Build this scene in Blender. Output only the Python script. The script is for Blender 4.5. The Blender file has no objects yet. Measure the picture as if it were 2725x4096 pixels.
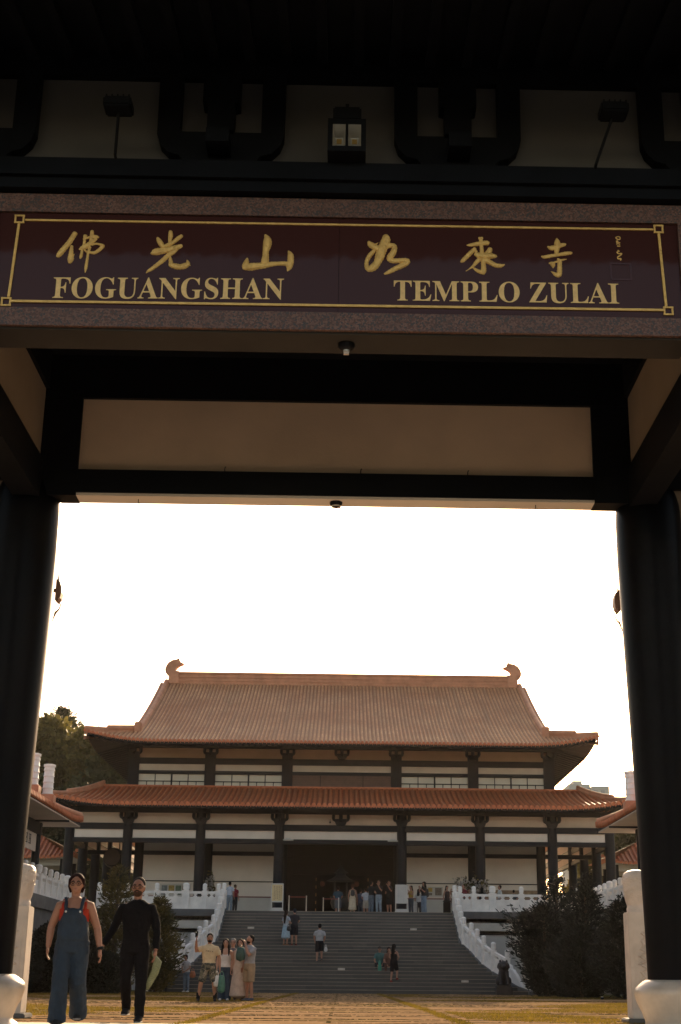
import bpy, bmesh, math, random
from mathutils import Vector, Matrix, noise as mnoise

random.seed(7)
SC = bpy.context.scene
COL = SC.collection
R = math.radians

# ------------------------------------------------------------------ camera
cam_d = bpy.data.cameras.new("camera")
cam = bpy.data.objects.new("camera", cam_d)
COL.objects.link(cam)
cam_d.sensor_fit = 'VERTICAL'
cam_d.sensor_height = 36.0
cam_d.lens = 36.0 * 5600.0 / 4096.0
cam_d.shift_x = -130.5 / 4096.0
cam_d.clip_start = 0.1
cam_d.clip_end = 3000.0
_f, _cx, _cy = 5600.0, 1493.0, 2048.0
def _ray(px, py): return Vector(((px - _cx) / _f, -(py - _cy) / _f, -1.0)).normalized()
_fw = _ray(1366, 3924)                       # the temple axis, seen on the horizon
_up = _ray(2366, 3933).cross(_fw).normalized()
if _up.y < 0: _up = -_up
_rt = _fw.cross(_up)
cam.matrix_world = Matrix((_rt, _fw, _up)).to_4x4()
cam.location = (0.17, 0.0, 0.54)
SC.camera = cam
SC.render.resolution_x, SC.render.resolution_y = 681, 1024

# ------------------------------------------------------------------ light
SUN_EL, SUN_AZ = R(19.5), R(8.0)
world = bpy.data.worlds.new("World")
SC.world = world
world.use_nodes = True
wn = world.node_tree
bg = wn.nodes["Background"]
sky = wn.nodes.new("ShaderNodeTexSky")
sky.sky_type = 'NISHITA'
sky.sun_disc = False
sky.sun_elevation = SUN_EL
sky.sun_rotation = SUN_AZ
sky.altitude = 800.0
sky.air_density = 1.0
sky.dust_density = 3.0
sky.ozone_density = 1.0
tint = wn.nodes.new("ShaderNodeMix"); tint.data_type = 'RGBA'; tint.blend_type = 'MULTIPLY'   # warm late-day air
tint.inputs[0].default_value = 1.0
tint.inputs[7].default_value = (1.0, 0.78, 0.59, 1.0)
wn.links.new(sky.outputs[0], tint.inputs[6])
wn.links.new(tint.outputs[2], bg.inputs[0])
bg.inputs[1].default_value = 0.12
sun_d = bpy.data.lights.new("sun", 'SUN')
sun_d.energy = 2.6
sun_d.angle = R(0.6)
sun_d.color = (1.0, 0.74, 0.46)
sun = bpy.data.objects.new("sun", sun_d)
COL.objects.link(sun)
_s = Vector((math.sin(SUN_AZ) * math.cos(SUN_EL), math.cos(SUN_AZ) * math.cos(SUN_EL), math.sin(SUN_EL)))
sun.rotation_euler = _s.to_track_quat('Z', 'Y').to_euler()
sun.location = (10, 60, 60)
vs = SC.view_settings
vs.view_transform = 'Standard'
vs.look = 'None'
vs.exposure = 1.65
vs.gamma = 1.0
vs.use_curve_mapping = False
SC.cycles.max_bounces = 8
SC.cycles.diffuse_bounces = 4
SC.cycles.caustics_reflective = False
SC.cycles.caustics_refractive = False
SC.cycles.sample_clamp_indirect = 8.0
SC.cycles.use_denoising = True

# ------------------------------------------------------------------ materials
def _nt(name):
    m = bpy.data.materials.new(name); m.use_nodes = True
    nt = m.node_tree
    return m, nt, nt.nodes["Principled BSDF"]

def _mix(nt, fac, a, b, mode='MIX'):
    n = nt.nodes.new("ShaderNodeMix"); n.data_type = 'RGBA'; n.blend_type = mode
    for sock, v in ((n.inputs[0], fac), (n.inputs[6], a), (n.inputs[7], b)):
        if hasattr(v, 'links'): nt.links.new(v, sock)
        elif isinstance(v, (int, float)): sock.default_value = v
        else: sock.default_value = (*v, 1.0)
    return n.outputs[2]

def _noise(nt, scale, detail=4.0, rough=0.55, vec=None):
    if vec is None:
        tc = nt.nodes.get("TC") or nt.nodes.new("ShaderNodeTexCoord"); tc.name = "TC"
        vec = tc.outputs['Object']
    n = nt.nodes.new("ShaderNodeTexNoise"); n.inputs['Scale'].default_value = scale
    n.inputs['Detail'].default_value = detail; n.inputs['Roughness'].default_value = rough
    nt.links.new(vec, n.inputs['Vector'])
    return n.outputs['Fac']

def _ramp(nt, fac, a, b, lo=0.35, hi=0.65):
    n = nt.nodes.new("ShaderNodeMapRange"); n.inputs[1].default_value = lo; n.inputs[2].default_value = hi
    n.inputs[3].default_value = a; n.inputs[4].default_value = b
    nt.links.new(fac, n.inputs[0])
    return n.outputs[0]

def _bump(nt, bsdf, h, strength, dist=0.02):
    b = nt.nodes.new("ShaderNodeBump"); b.inputs['Strength'].default_value = strength
    b.inputs['Distance'].default_value = dist
    nt.links.new(h, b.inputs['Height']); nt.links.new(b.outputs[0], bsdf.inputs['Normal'])

def mat(name, col, rough=0.6, var=0.2, scale=3.0, bump=0.0, bscale=None, metal=0.0, spec=None, col2=None, bdist=0.02):
    m, nt, b = _nt(name)
    f = _noise(nt, scale)
    dark = col2 if col2 else tuple(c * (1 - var) for c in col)
    lite = col if col2 else tuple(min(1, c * (1 + var * 0.6)) for c in col)
    nt.links.new(_mix(nt, _ramp(nt, f, 0, 1, 0.3, 0.7), dark, lite), b.inputs['Base Color'])
    b.inputs['Roughness'].default_value = rough
    b.inputs['Metallic'].default_value = metal
    if spec is not None: b.inputs['Specular IOR Level'].default_value = spec
    if bump: _bump(nt, b, _noise(nt, bscale or scale * 6, 5), bump, bdist)
    return m

def mat_leaf(name, col, col2, trans=0.35, scale=0.8):
    m, nt, b = _nt(name)
    f = _noise(nt, scale, 3); g = _noise(nt, scale * 14, 2)
    c = _mix(nt, _ramp(nt, f, 0, 1, 0.35, 0.65), col, col2)
    c = _mix(nt, _ramp(nt, g, 0.0, 0.6), c, tuple(x * 0.45 for x in col))
    nt.links.new(c, b.inputs['Base Color'])
    b.inputs['Roughness'].default_value = 0.65
    t = nt.nodes.new("ShaderNodeBsdfTranslucent"); nt.links.new(c, t.inputs[0])
    ms = nt.nodes.new("ShaderNodeMixShader"); ms.inputs[0].default_value = trans
    nt.links.new(b.outputs[0], ms.inputs[1]); nt.links.new(t.outputs[0], ms.inputs[2])
    nt.links.new(ms.outputs[0], nt.nodes["Material Output"].inputs[0])
    return m

MT = {}
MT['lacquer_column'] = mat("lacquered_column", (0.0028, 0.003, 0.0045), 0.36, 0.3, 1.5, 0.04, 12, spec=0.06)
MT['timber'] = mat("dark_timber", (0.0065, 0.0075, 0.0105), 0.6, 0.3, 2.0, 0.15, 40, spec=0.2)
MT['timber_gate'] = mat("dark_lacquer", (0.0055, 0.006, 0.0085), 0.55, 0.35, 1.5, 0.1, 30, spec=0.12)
MT['plaster'] = mat("cream_plaster", (0.62, 0.51, 0.43), 0.85, 0.12, 0.7, 0.12, 60)
MT['whitewash'] = mat("whitewashed_wall", (0.72, 0.64, 0.57), 0.85, 0.10, 0.6, 0.10, 50)
MT['plaster_side'] = mat("shaded_plaster", (0.30, 0.235, 0.18), 0.9, 0.12, 0.8, 0.15, 50, spec=0.2)  # gate plaster with the shade of the flanks put into its colour
MT['plaster_recess'] = mat("eave_shaded_plaster", (0.135, 0.125, 0.122), 0.9, 0.15, 0.8, 0.15, 50, spec=0.2)  # same plaster, the eave's shade painted in as a darker tone
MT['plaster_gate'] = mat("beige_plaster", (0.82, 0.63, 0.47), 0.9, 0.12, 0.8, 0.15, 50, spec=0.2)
MT['plaster_low'] = mat("grey_plaster", (0.47, 0.45, 0.42), 0.85, 0.12, 0.9, 0.1, 50)
MT['white_band'] = mat("white_plaster", (0.68, 0.60, 0.53), 0.8, 0.10, 0.9, 0.08, 60)
MT['louvre'] = mat("brown_boarding", (0.12, 0.055, 0.035), 0.6, 0.3, 3.0)
MT['marble'] = mat("white_marble", (0.82, 0.77, 0.72), 0.5, 0.16, 2.2, 0.35, 22, bdist=0.015)
MT['marble_drum'] = mat("polished_marble", (0.46, 0.39, 0.32), 0.28, 0.3, 2.2, 0.05, 30)
MT['gate_paving'] = mat("pale_gate_paving", (0.80, 0.68, 0.54), 0.8, 0.15, 1.0, 0.05, 20, spec=0.2)
MT['marble_post'] = mat("carved_marble", (0.60, 0.52, 0.45), 0.5, 0.22, 3.0, 0.12, 40)
MT['granite_block'] = mat("dark_granite", (0.10, 0.10, 0.10), 0.7, 0.35, 2.0, 0.1, 30)
MT['gold'] = mat("gold_leaf", (0.95, 0.57, 0.18), 0.5, 0.18, 14.0, 0.8, 26, metal=0.35, bdist=0.03)
MT['glass_win'] = mat("window_paper", (0.66, 0.62, 0.53), 0.5, 0.08, 1.0)
MT['black'] = mat("black_plastic", (0.006, 0.006, 0.008), 0.5, 0.1, spec=0.15)
MT['interior'] = mat("dark_interior", (0.006, 0.006, 0.008), 0.95, 0.3, 1.0, spec=0.0)
MT['door'] = mat("door_wood", (0.008, 0.0055, 0.005), 0.7, 0.35, 3.0, spec=0.05)
MT['steel'] = mat("steel", (0.55, 0.53, 0.5), 0.35, 0.1, metal=0.6)
MT['bark'] = mat("bark", (0.09, 0.065, 0.045), 0.9, 0.4, 4.0, 0.5, 20)
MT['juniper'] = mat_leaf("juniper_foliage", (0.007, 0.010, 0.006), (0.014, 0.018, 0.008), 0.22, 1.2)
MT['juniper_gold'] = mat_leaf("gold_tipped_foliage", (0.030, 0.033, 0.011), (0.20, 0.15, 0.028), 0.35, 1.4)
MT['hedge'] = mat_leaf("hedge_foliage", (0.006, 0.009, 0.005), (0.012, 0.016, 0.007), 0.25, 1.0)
MT['tree'] = mat_leaf("forest_foliage", (0.050, 0.058, 0.020), (0.10, 0.092, 0.026), 0.45, 0.12)
MT['tree_yellow'] = mat_leaf("sunny_foliage", (0.085, 0.080, 0.022), (0.18, 0.145, 0.034), 0.5, 0.15)  # sunlit yellow of the crowns put into the leaf colour
MT['tree_dark'] = mat_leaf("pine_foliage", (0.045, 0.055, 0.028), (0.070, 0.074, 0.032), 0.35, 0.2)
MT['blossom'] = mat_leaf("blossom", (0.5, 0.44, 0.42), (0.6, 0.55, 0.5), 0.3, 3.0)
MT['grass'] = mat_leaf("grass_blades", (0.16, 0.115, 0.014), (0.27, 0.185, 0.022), 0.5, 0.7)
MT['weeds'] = mat_leaf("joint_weeds", (0.035, 0.030, 0.010), (0.06, 0.05, 0.014), 0.25, 0.9)

def _tiles(name, c1, c2):
    m, nt, b = _nt(name)
    uv = nt.nodes.new("ShaderNodeUVMap"); uv.uv_map = "UVMap"
    sep = nt.nodes.new("ShaderNodeSeparateXYZ"); nt.links.new(uv.outputs[0], sep.inputs[0])
    fr = nt.nodes.new("ShaderNodeMath"); fr.operation = 'FRACT'; nt.links.new(sep.outputs[1], fr.inputs[0])
    base = _mix(nt, _ramp(nt, _noise(nt, 0.35, 5), 0, 1), c1, c2)
    base = _mix(nt, _ramp(nt, _noise(nt, 6.0, 3), 0, 0.55), base, tuple(x * 0.45 for x in c1))
    mp = nt.nodes.new("ShaderNodeMapping"); mp.inputs['Scale'].default_value = (2.6, 0.16, 0.16)
    nt.links.new(nt.nodes["TC"].outputs['Object'], mp.inputs['Vector'])
    base = _mix(nt, _ramp(nt, _noise(nt, 1.0, 4, 0.6, mp.outputs[0]), 0, 0.6, 0.45, 0.75), base, (0.22, 0.13, 0.08))      # rain streaks down the slope
    base = _mix(nt, sep.outputs[0], tuple(x*f for x, f in zip(c1, (0.54, 0.56, 0.62))), base)     # the pans lie darker between pale cover rows
    joint = nt.nodes.new("ShaderNodeMath"); joint.operation = 'LESS_THAN'; joint.inputs[1].default_value = 0.16
    nt.links.new(fr.outputs[0], joint.inputs[0])
    jf = nt.nodes.new("ShaderNodeMath"); jf.operation = 'MULTIPLY'; jf.inputs[1].default_value = 0.6
    nt.links.new(joint.outputs[0], jf.inputs[0])
    base = _mix(nt, jf.outputs[0], base, (0.10, 0.05, 0.03))
    nt.links.new(base, b.inputs['Base Color'])
    b.inputs['Roughness'].default_value = 0.6; b.inputs['Specular IOR Level'].default_value = 0.25
    _bump(nt, b, fr.outputs[0], 0.5, 0.03)
    return m
MT['tile_up'] = _tiles("roof_tile_worn", (0.58, 0.25, 0.11), (0.76, 0.41, 0.21))
MT['tile_low'] = _tiles("roof_tile_red", (0.48, 0.12, 0.04), (0.60, 0.18, 0.065))
MT['ridge'] = mat("glazed_ridge", (0.52, 0.24, 0.14), 0.65, 0.25, 1.5, 0.15, 14, spec=0.25)
MT['tile_end'] = mat("tile_end", (0.48, 0.14, 0.055), 0.5, 0.25, 3.0, spec=0.3)

def _stone_steps():
    m, nt, b = _nt("step_stone")
    tc = nt.nodes.new("ShaderNodeTexCoord"); tc.name = "TC"
    sp = nt.nodes.new("ShaderNodeSeparateXYZ"); nt.links.new(tc.outputs['Object'], sp.inputs[0])
    cb = nt.nodes.new("ShaderNodeCombineXYZ"); nt.links.new(sp.outputs[0], cb.inputs[0]); nt.links.new(sp.outputs[2], cb.inputs[1])
    br = nt.nodes.new("ShaderNodeTexBrick"); nt.links.new(cb.outputs[0], br.inputs['Vector'])
    br.inputs['Scale'].default_value = 1.0; br.inputs['Brick Width'].default_value = 1.45; br.inputs['Row Height'].default_value = 4.05/24
    br.inputs['Mortar Size'].default_value = 0.006; br.inputs['Color1'].default_value = (0.052, 0.053, 0.053, 1); br.inputs['Color2'].default_value = (0.115, 0.108, 0.098, 1); br.inputs['Mortar'].default_value = (0.02, 0.02, 0.02, 1)
    c = _mix(nt, _ramp(nt, _noise(nt, 0.5, 5), 0, 0.7), br.outputs['Color'], (0.075, 0.072, 0.066))
    c = _mix(nt, _ramp(nt, _noise(nt, 9.0, 4), 0, 0.5), c, (0.06, 0.062, 0.066))
    nt.links.new(c, b.inputs['Base Color']); b.inputs['Roughness'].default_value = 0.75
    _bump(nt, b, _noise(nt, 24, 4), 0.2, 0.02)
    return m
MT['steps'] = _stone_steps()
MT['nosing'] = mat("step_nosing", (0.27, 0.235, 0.19), 0.75, 0.35, 1.3)

def _granite():
    m, nt, b = _nt("pink_granite")
    v = nt.nodes.new("ShaderNodeTexVoronoi"); v.inputs['Scale'].default_value = 55
    tc = nt.nodes.new("ShaderNodeTexCoord"); nt.links.new(tc.outputs['Object'], v.inputs['Vector'])
    sp = nt.nodes.new("ShaderNodeSeparateColor"); nt.links.new(v.outputs['Color'], sp.inputs[0])
    c = _mix(nt, _ramp(nt, sp.outputs[0], 0, 1, 0.2, 0.8), (0.11, 0.052, 0.040), (0.22, 0.112, 0.082))
    c = _mix(nt, _ramp(nt, sp.outputs[1], 0, 1, 0.80, 0.82), c, (0.06, 0.055, 0.055))
    c = _mix(nt, _ramp(nt, _noise(nt, 3, 5), 0, 0.4), c, (0.09, 0.055, 0.046))
    nt.links.new(c, b.inputs['Base Color']); b.inputs['Roughness'].default_value = 0.5; b.inputs['Specular IOR Level'].default_value = 0.3
    return m
MT['granite'] = _granite()

def _polished():
    m, nt, b = _nt("polished_maroon_granite")
    c = _mix(nt, _ramp(nt, _noise(nt, 160, 2), 0, 1, 0.45, 0.65), (0.050, 0.018, 0.016), (0.090, 0.036, 0.033))
    nt.links.new(c, b.inputs['Base Color']); b.inputs['Roughness'].default_value = 0.06; b.inputs['Specular IOR Level'].default_value = 0.17
    return m
MT['polished'] = _polished()

def _paving():
    m, nt, b = _nt("courtyard_paving")
    tc = nt.nodes.new("ShaderNodeTexCoord"); tc.name = "TC"
    br = nt.nodes.new("ShaderNodeTexBrick")
    nt.links.new(tc.outputs['Object'], br.inputs['Vector'])
    br.inputs['Color1'].default_value = (0.40, 0.262, 0.15, 1); br.inputs['Color2'].default_value = (0.34, 0.22, 0.125, 1)
    br.inputs['Mortar'].default_value = (0.055, 0.042, 0.014, 1)
    br.inputs['Scale'].default_value = 1.0
    br.inputs['Mortar Size'].default_value = 0.035
    br.inputs['Mortar Smooth'].default_value = 0.3
    br.inputs['Brick Width'].default_value = 60.0
    br.inputs['Row Height'].default_value = 0.95
    c = _mix(nt, _ramp(nt, _noise(nt, 0.55, 5), 0, 0.75, 0.45, 0.72), br.outputs['Color'], (0.25, 0.165, 0.09))
    c = _mix(nt, _ramp(nt, _noise(nt, 0.22, 6, 0.65), 0, 0.85, 0.52, 0.66), c, (0.21, 0.16, 0.05))
    c = _mix(nt, _ramp(nt, _noise(nt, 7, 4), 0, 0.45), c, (0.25, 0.165, 0.09))
    nt.links.new(c, b.inputs['Base Color']); b.inputs['Roughness'].default_value = 0.95; b.inputs['Specular IOR Level'].default_value = 0.0
    inv = nt.nodes.new("ShaderNodeMath"); inv.operation = 'SUBTRACT'; inv.inputs[0].default_value = 1
    nt.links.new(br.outputs['Fac'], inv.inputs[1])
    _bump(nt, b, inv.outputs[0], 0.6, 0.02)
    return m
MT['paving'] = _paving()
MT['lawn'] = mat("lawn_soil", (0.085, 0.085, 0.025), 0.95, 0.4, 0.8, 0.3, 20, spec=0.05)
MT['terrace'] = mat("terrace_stone", (0.58, 0.53, 0.46), 0.8, 0.2, 0.6, 0.1, 20, spec=0.2)
MT['hill'] = mat("hill_soil", (0.05, 0.055, 0.02), 0.95, 0.4, 0.05)
MT['far_conc'] = mat("far_concrete", (0.42, 0.41, 0.38), 0.8, 0.1, 0.1)

# ------------------------------------------------------------------ mesh helpers
class MB:
    """collects faces for ONE mesh object"""
    def __init__(s): s.v = []; s.f = []; s.uv = None
    def add(s, vs, fs):
        o = len(s.v); s.v += [tuple(p) for p in vs]; s.f += [tuple(i + o for i in f) for f in fs]
    def box(s, x0, x1, y0, y1, z0, z1, c=0.0):
        if c <= 0:
            v = [(x0,y0,z0),(x1,y0,z0),(x1,y1,z0),(x0,y1,z0),(x0,y0,z1),(x1,y0,z1),(x1,y1,z1),(x0,y1,z1)]
            s.add(v, [(3,2,1,0),(4,5,6,7),(0,1,5,4),(1,2,6,5),(2,3,7,6),(3,0,4,7)])
        else:
            bm = bmesh.new(); bmesh.ops.create_cube(bm, size=1)
            for p in bm.verts: p.co = Vector(((x0+x1)/2 + p.co.x*(x1-x0), (y0+y1)/2 + p.co.y*(y1-y0), (z0+z1)/2 + p.co.z*(z1-z0)))
            bmesh.ops.bevel(bm, geom=bm.edges[:], offset=c, segments=2, affect='EDGES')
            bm.verts.index_update()
            s.add([p.co for p in bm.verts], [[p.index for p in f.verts] for f in bm.faces]); bm.free()
        return s
    def slant(s, A, B, z0, z1, th):
        """beam between plan points A,B (x,y,zbase) raised z0..z1, thickness th"""
        A = Vector(A); B = Vector(B); d = Vector((B.x-A.x, B.y-A.y, 0)); n = Vector((-d.y, d.x, 0)).normalized() * th / 2
        v = []
        for z in (z0, z1):
            for P, sg in ((A,-1),(B,-1),(B,1),(A,1)): v.append((P.x+n.x*sg, P.y+n.y*sg, P.z+z))
        s.add(v, [(3,2,1,0),(4,5,6,7),(0,1,5,4),(1,2,6,5),(2,3,7,6),(3,0,4,7)]); return s
    def prism(s, pts, y0, y1, axis='y'):
        """outline pts (a,b) extruded; axis y: (x,z)  x: (y,z)  z: (x,y)"""
        n = len(pts)
        def P(a, b, t): return {'y': (a,t,b), 'x': (t,a,b), 'z': (a,b,t)}[axis]
        v = [P(a,b,y0) for a,b in pts] + [P(a,b,y1) for a,b in pts]
        f = [tuple(range(n)), tuple(range(2*n-1, n-1, -1))] + [(i, i+n, (i+1)%n+n, (i+1)%n) for i in range(n)]
        s.add(v, f); return s
    def lathe(s, prof, c, n=24, ang=None):
        cx, cy, cz = c; v = []; f = []
        for r, z in prof:
            for k in range(n):
                a = 2*math.pi*k/n; v.append((cx+r*math.cos(a), cy+r*math.sin(a), cz+z))
        m = len(prof)
        for i in range(m-1):
            for k in range(n): f.append((i*n+k, i*n+(k+1)%n, (i+1)*n+(k+1)%n, (i+1)*n+k))
        f.append(tuple(range(n-1,-1,-1))); f.append(tuple((m-1)*n+k for k in range(n)))
        s.add(v, f); return s
    def tube(s, pts, rad, n=8, ref=(0,1,0), ey=1.0, cap=True):
        """closed tube along pts; rad number/list of r or (r_side, r_front)"""
        pts = [Vector(p) for p in pts]; m = len(pts)
        if not isinstance(rad, (list, tuple)): rad = [rad]*m
        rad = [(r, r*ey) if not isinstance(r, (list, tuple)) else r for r in rad]
        ref = Vector(ref); v = []; f = []
        for i, p in enumerate(pts):
            t = (pts[min(i+1,m-1)] - pts[max(i-1,0)])
            t = t.normalized() if t.length > 1e-9 else Vector((0,0,1))
            side = ref.cross(t)
            if side.length < 0.05: side = Vector((1,0,0.1)).cross(t)
            side.normalize(); fr = t.cross(side).normalized()
            for k in range(n):
                a = 2*math.pi*k/n; v.append(p + side*rad[i][0]*math.cos(a) + fr*rad[i][1]*math.sin(a))
        for i in range(m-1):
            for k in range(n): f.append((i*n+k, i*n+(k+1)%n, (i+1)*n+(k+1)%n, (i+1)*n+k))
        if cap:
            o = len(v); v.append(pts[0]-(pts[1]-pts[0]).normalized()*rad[0][0]*0.35); v.append(pts[-1]+(pts[-1]-pts[-2]).normalized()*rad[-1][0]*0.35)
            for k in range(n): f.append((o, (k+1)%n, k)); f.append((o+1, (m-1)*n+k, (m-1)*n+(k+1)%n))
        s.add(v, f); return s
    def ball(s, c, r, n=10, m=7):
        if not isinstance(r, (list, tuple)): r = (r,r,r)
        v = [(c[0],c[1],c[2]-r[2])]; f = []
        for i in range(1, m):
            a = -math.pi/2 + math.pi*i/m
            for k in range(n):
                b = 2*math.pi*k/n; v.append((c[0]+r[0]*math.cos(a)*math.cos(b), c[1]+r[1]*math.cos(a)*math.sin(b), c[2]+r[2]*math.sin(a)))
        v.append((c[0],c[1],c[2]+r[2])); L = len(v)-1
        for k in range(n): f.append((0, 1+(k+1)%n, 1+k)); f.append((L, 1+(m-2)*n+k, 1+(m-2)*n+(k+1)%n))
        for i in range(m-2):
            for k in range(n): f.append((1+i*n+k, 1+i*n+(k+1)%n, 1+(i+1)*n+(k+1)%n, 1+(i+1)*n+k))
        s.add(v, f); return s

def offs(o):
    t = Vector((0,0,0))
    while o is not None: t += o.location; o = o.parent
    return t

def build(name, mb, m, parent=None, smooth=35, local=False, origin=None):
    """links the collected faces as one object; world coordinates unless local"""
    me = bpy.data.meshes.new(name)
    o = bpy.data.objects.new(name, me)
    d = Vector((0,0,0)) if local else offs(parent)
    if parent is None and origin is not None:
        o.location = origin; d = Vector(origin)
    me.from_pydata([(v[0]-d.x, v[1]-d.y, v[2]-d.z) for v in mb.v], [], mb.f)
    if mb.uv:
        L = me.uv_layers.new(name="UVMap")
        for lp in me.loops: L.data[lp.index].uv = mb.uv[lp.vertex_index]
    if isinstance(m, str): m = MT[m]
    me.materials.append(m)
    if smooth:
        me.polygons.foreach_set('use_smooth', [True]*len(me.polygons))
        if smooth < 180: me.set_sharp_from_angle(angle=R(smooth))
    COL.objects.link(o)
    if parent is not None: o.parent = parent
    return o

def tag(o, label, cat, group=None, kind=None):
    if label: o['label'] = label
    if cat: o['category'] = cat
    if group: o['group'] = group
    if kind: o['kind'] = kind
    return o

def thing(name, label, cat, loc=(0,0,0), rz=0.0, group=None):
    o = bpy.data.objects.new(name, None); COL.objects.link(o)
    o.location = loc; o.rotation_euler = (0,0,rz); o.empty_display_size = 0.2
    return tag(o, label, cat, group)

def copy_tree(o, parent=None):
    c = o.copy(); COL.objects.link(c)
    if parent is not None: c.parent = parent
    for ch in list(o.children): copy_tree(ch, c)
    return c

def lerp(a, b, t): return a + (b-a)*t
def interp(x, pts):
    if x <= pts[0][0]: return pts[0][1]
    for (a, fa), (b, fb) in zip(pts, pts[1:]):
        if x <= b: return fa + (fb-fa)*(x-a)/(b-a)
    return pts[-1][1]
# ================================================================== GROUND
def half_w(y): return interp(y, [(66.9,8.75),(67.4,8.70),(67.96,8.14),(68.86,7.72),(69.47,7.33),(70.53,6.86),(71.73,6.55),(72.81,6.3),(73.2,6.05),(200,6.05)])
g = MB()
N = 60
g.add([(-900,-300,0),(900,-300,0),(900,1500,0),(-900,1500,0)], [(0,1,2,3)])
tag(build("ground", g, 'lawn', smooth=0), "dull green lawn soil around the temple precinct", "ground", kind="structure")
g = MB(); g.add([(-11.5,18.9,0.004),(11.5,18.9,0.004),(11.5,67.2,0.004),(-11.5,67.2,0.004)], [(0,1,2,3)])
tag(build("courtyard_paving", g, 'paving', smooth=0), "tan stone paving of the courtyard with mossy joints", "paving", kind="structure")
g = MB(); g.add([(-30,-60,0.004),(30,-60,0.004),(30,13.2,0.004),(-30,13.2,0.004)], [(0,1,2,3)])
tag(build("forecourt", g, 'granite_block', smooth=0), "dark stone forecourt before the gate", "paving", kind="structure")
# raised terrace (floor only): behind the stair top and along both flanks
g = MB()
g.box(-18, 18, 78.0, 118, 3.0, 4.05)
g.box(-26, -13.9, 30, 77.99, 3.0, 4.05); g.box(13.9, 26, 30, 77.99, 3.0, 4.05)
tag(build("terrace_floor", g, 'terrace', smooth=0), "grey stone floor of the raised terrace", "terrace", kind="structure")
# hill behind, left and right
def hill(name, cx, cy, rx, ry, h, seed):
    m = MB(); n = 28; v = []
    for j in range(n+1):
        for i in range(n+1):
            x = cx + (i/n*2-1)*rx; y = cy + (j/n*2-1)*ry
            d = min(1.0, math.hypot((x-cx)/rx, (y-cy)/ry))
            z = h*(0.5+0.5*math.cos(math.pi*d)) + 1.5*mnoise.noise(Vector((x*0.05+seed, y*0.05, 0)))*(1-d)
            v.append((x, y, z-0.15))
    m.add(v, [(j*(n+1)+i, j*(n+1)+i+1, (j+1)*(n+1)+i+1, (j+1)*(n+1)+i) for j in range(n) for i in range(n)])
    return tag(build(name, m, 'hill', smooth=180), None, None, kind="structure")
hill("hill", -62, 170, 52, 60, 15, 3.1)
hill("hill_far", 95, 330, 90, 60, 26, 9.7)

# ================================================================== STAIRCASE
Y0, Y1, ZT, NS = 67.3, 78.0, 4.05, 24
def stair_z(y): return max(0.0, min(ZT, (y-Y0)*ZT/(Y1-Y0)))
st = thing("stone_staircase", "wide flight of dark grey stone steps rising to the temple terrace", "staircase", (0, Y0, 0))
m1, m2 = MB(), MB()
rise = ZT/NS; tread = (Y1-Y0)/NS
for i in range(NS):
    y = Y0 + i*tread; z = (i+1)*rise; w = half_w(y) - 0.02
    m1.box(-w, w, y, y+tread+0.30, z-rise*1.9 if i else -0.02, z-0.022)
    m2.box(-w, w, y-0.025, y+tread+0.2, z-0.0215, z)
build("step", m1, 'steps', st, smooth=0)
build("nosing", m2, 'nosing', st, smooth=0)
# stringer: sloping kerb under the balustrades
for sx in (-1, 1):
    k = MB(); ys = [67.0,67.4,67.96,68.86,69.47,70.53,71.73,72.81,73.3,75.5,78.2]
    for a, b in zip(ys, ys[1:]):
        A = (sx*(half_w(a)+0.16), a, stair_z(a)+0.02); B = (sx*(half_w(b)+0.16), b, stair_z(b)+0.02)
        k.slant(A, B, -0.9, 0.13, 0.36)
    build("kerb", k, 'granite_block', st, smooth=0)

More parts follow.
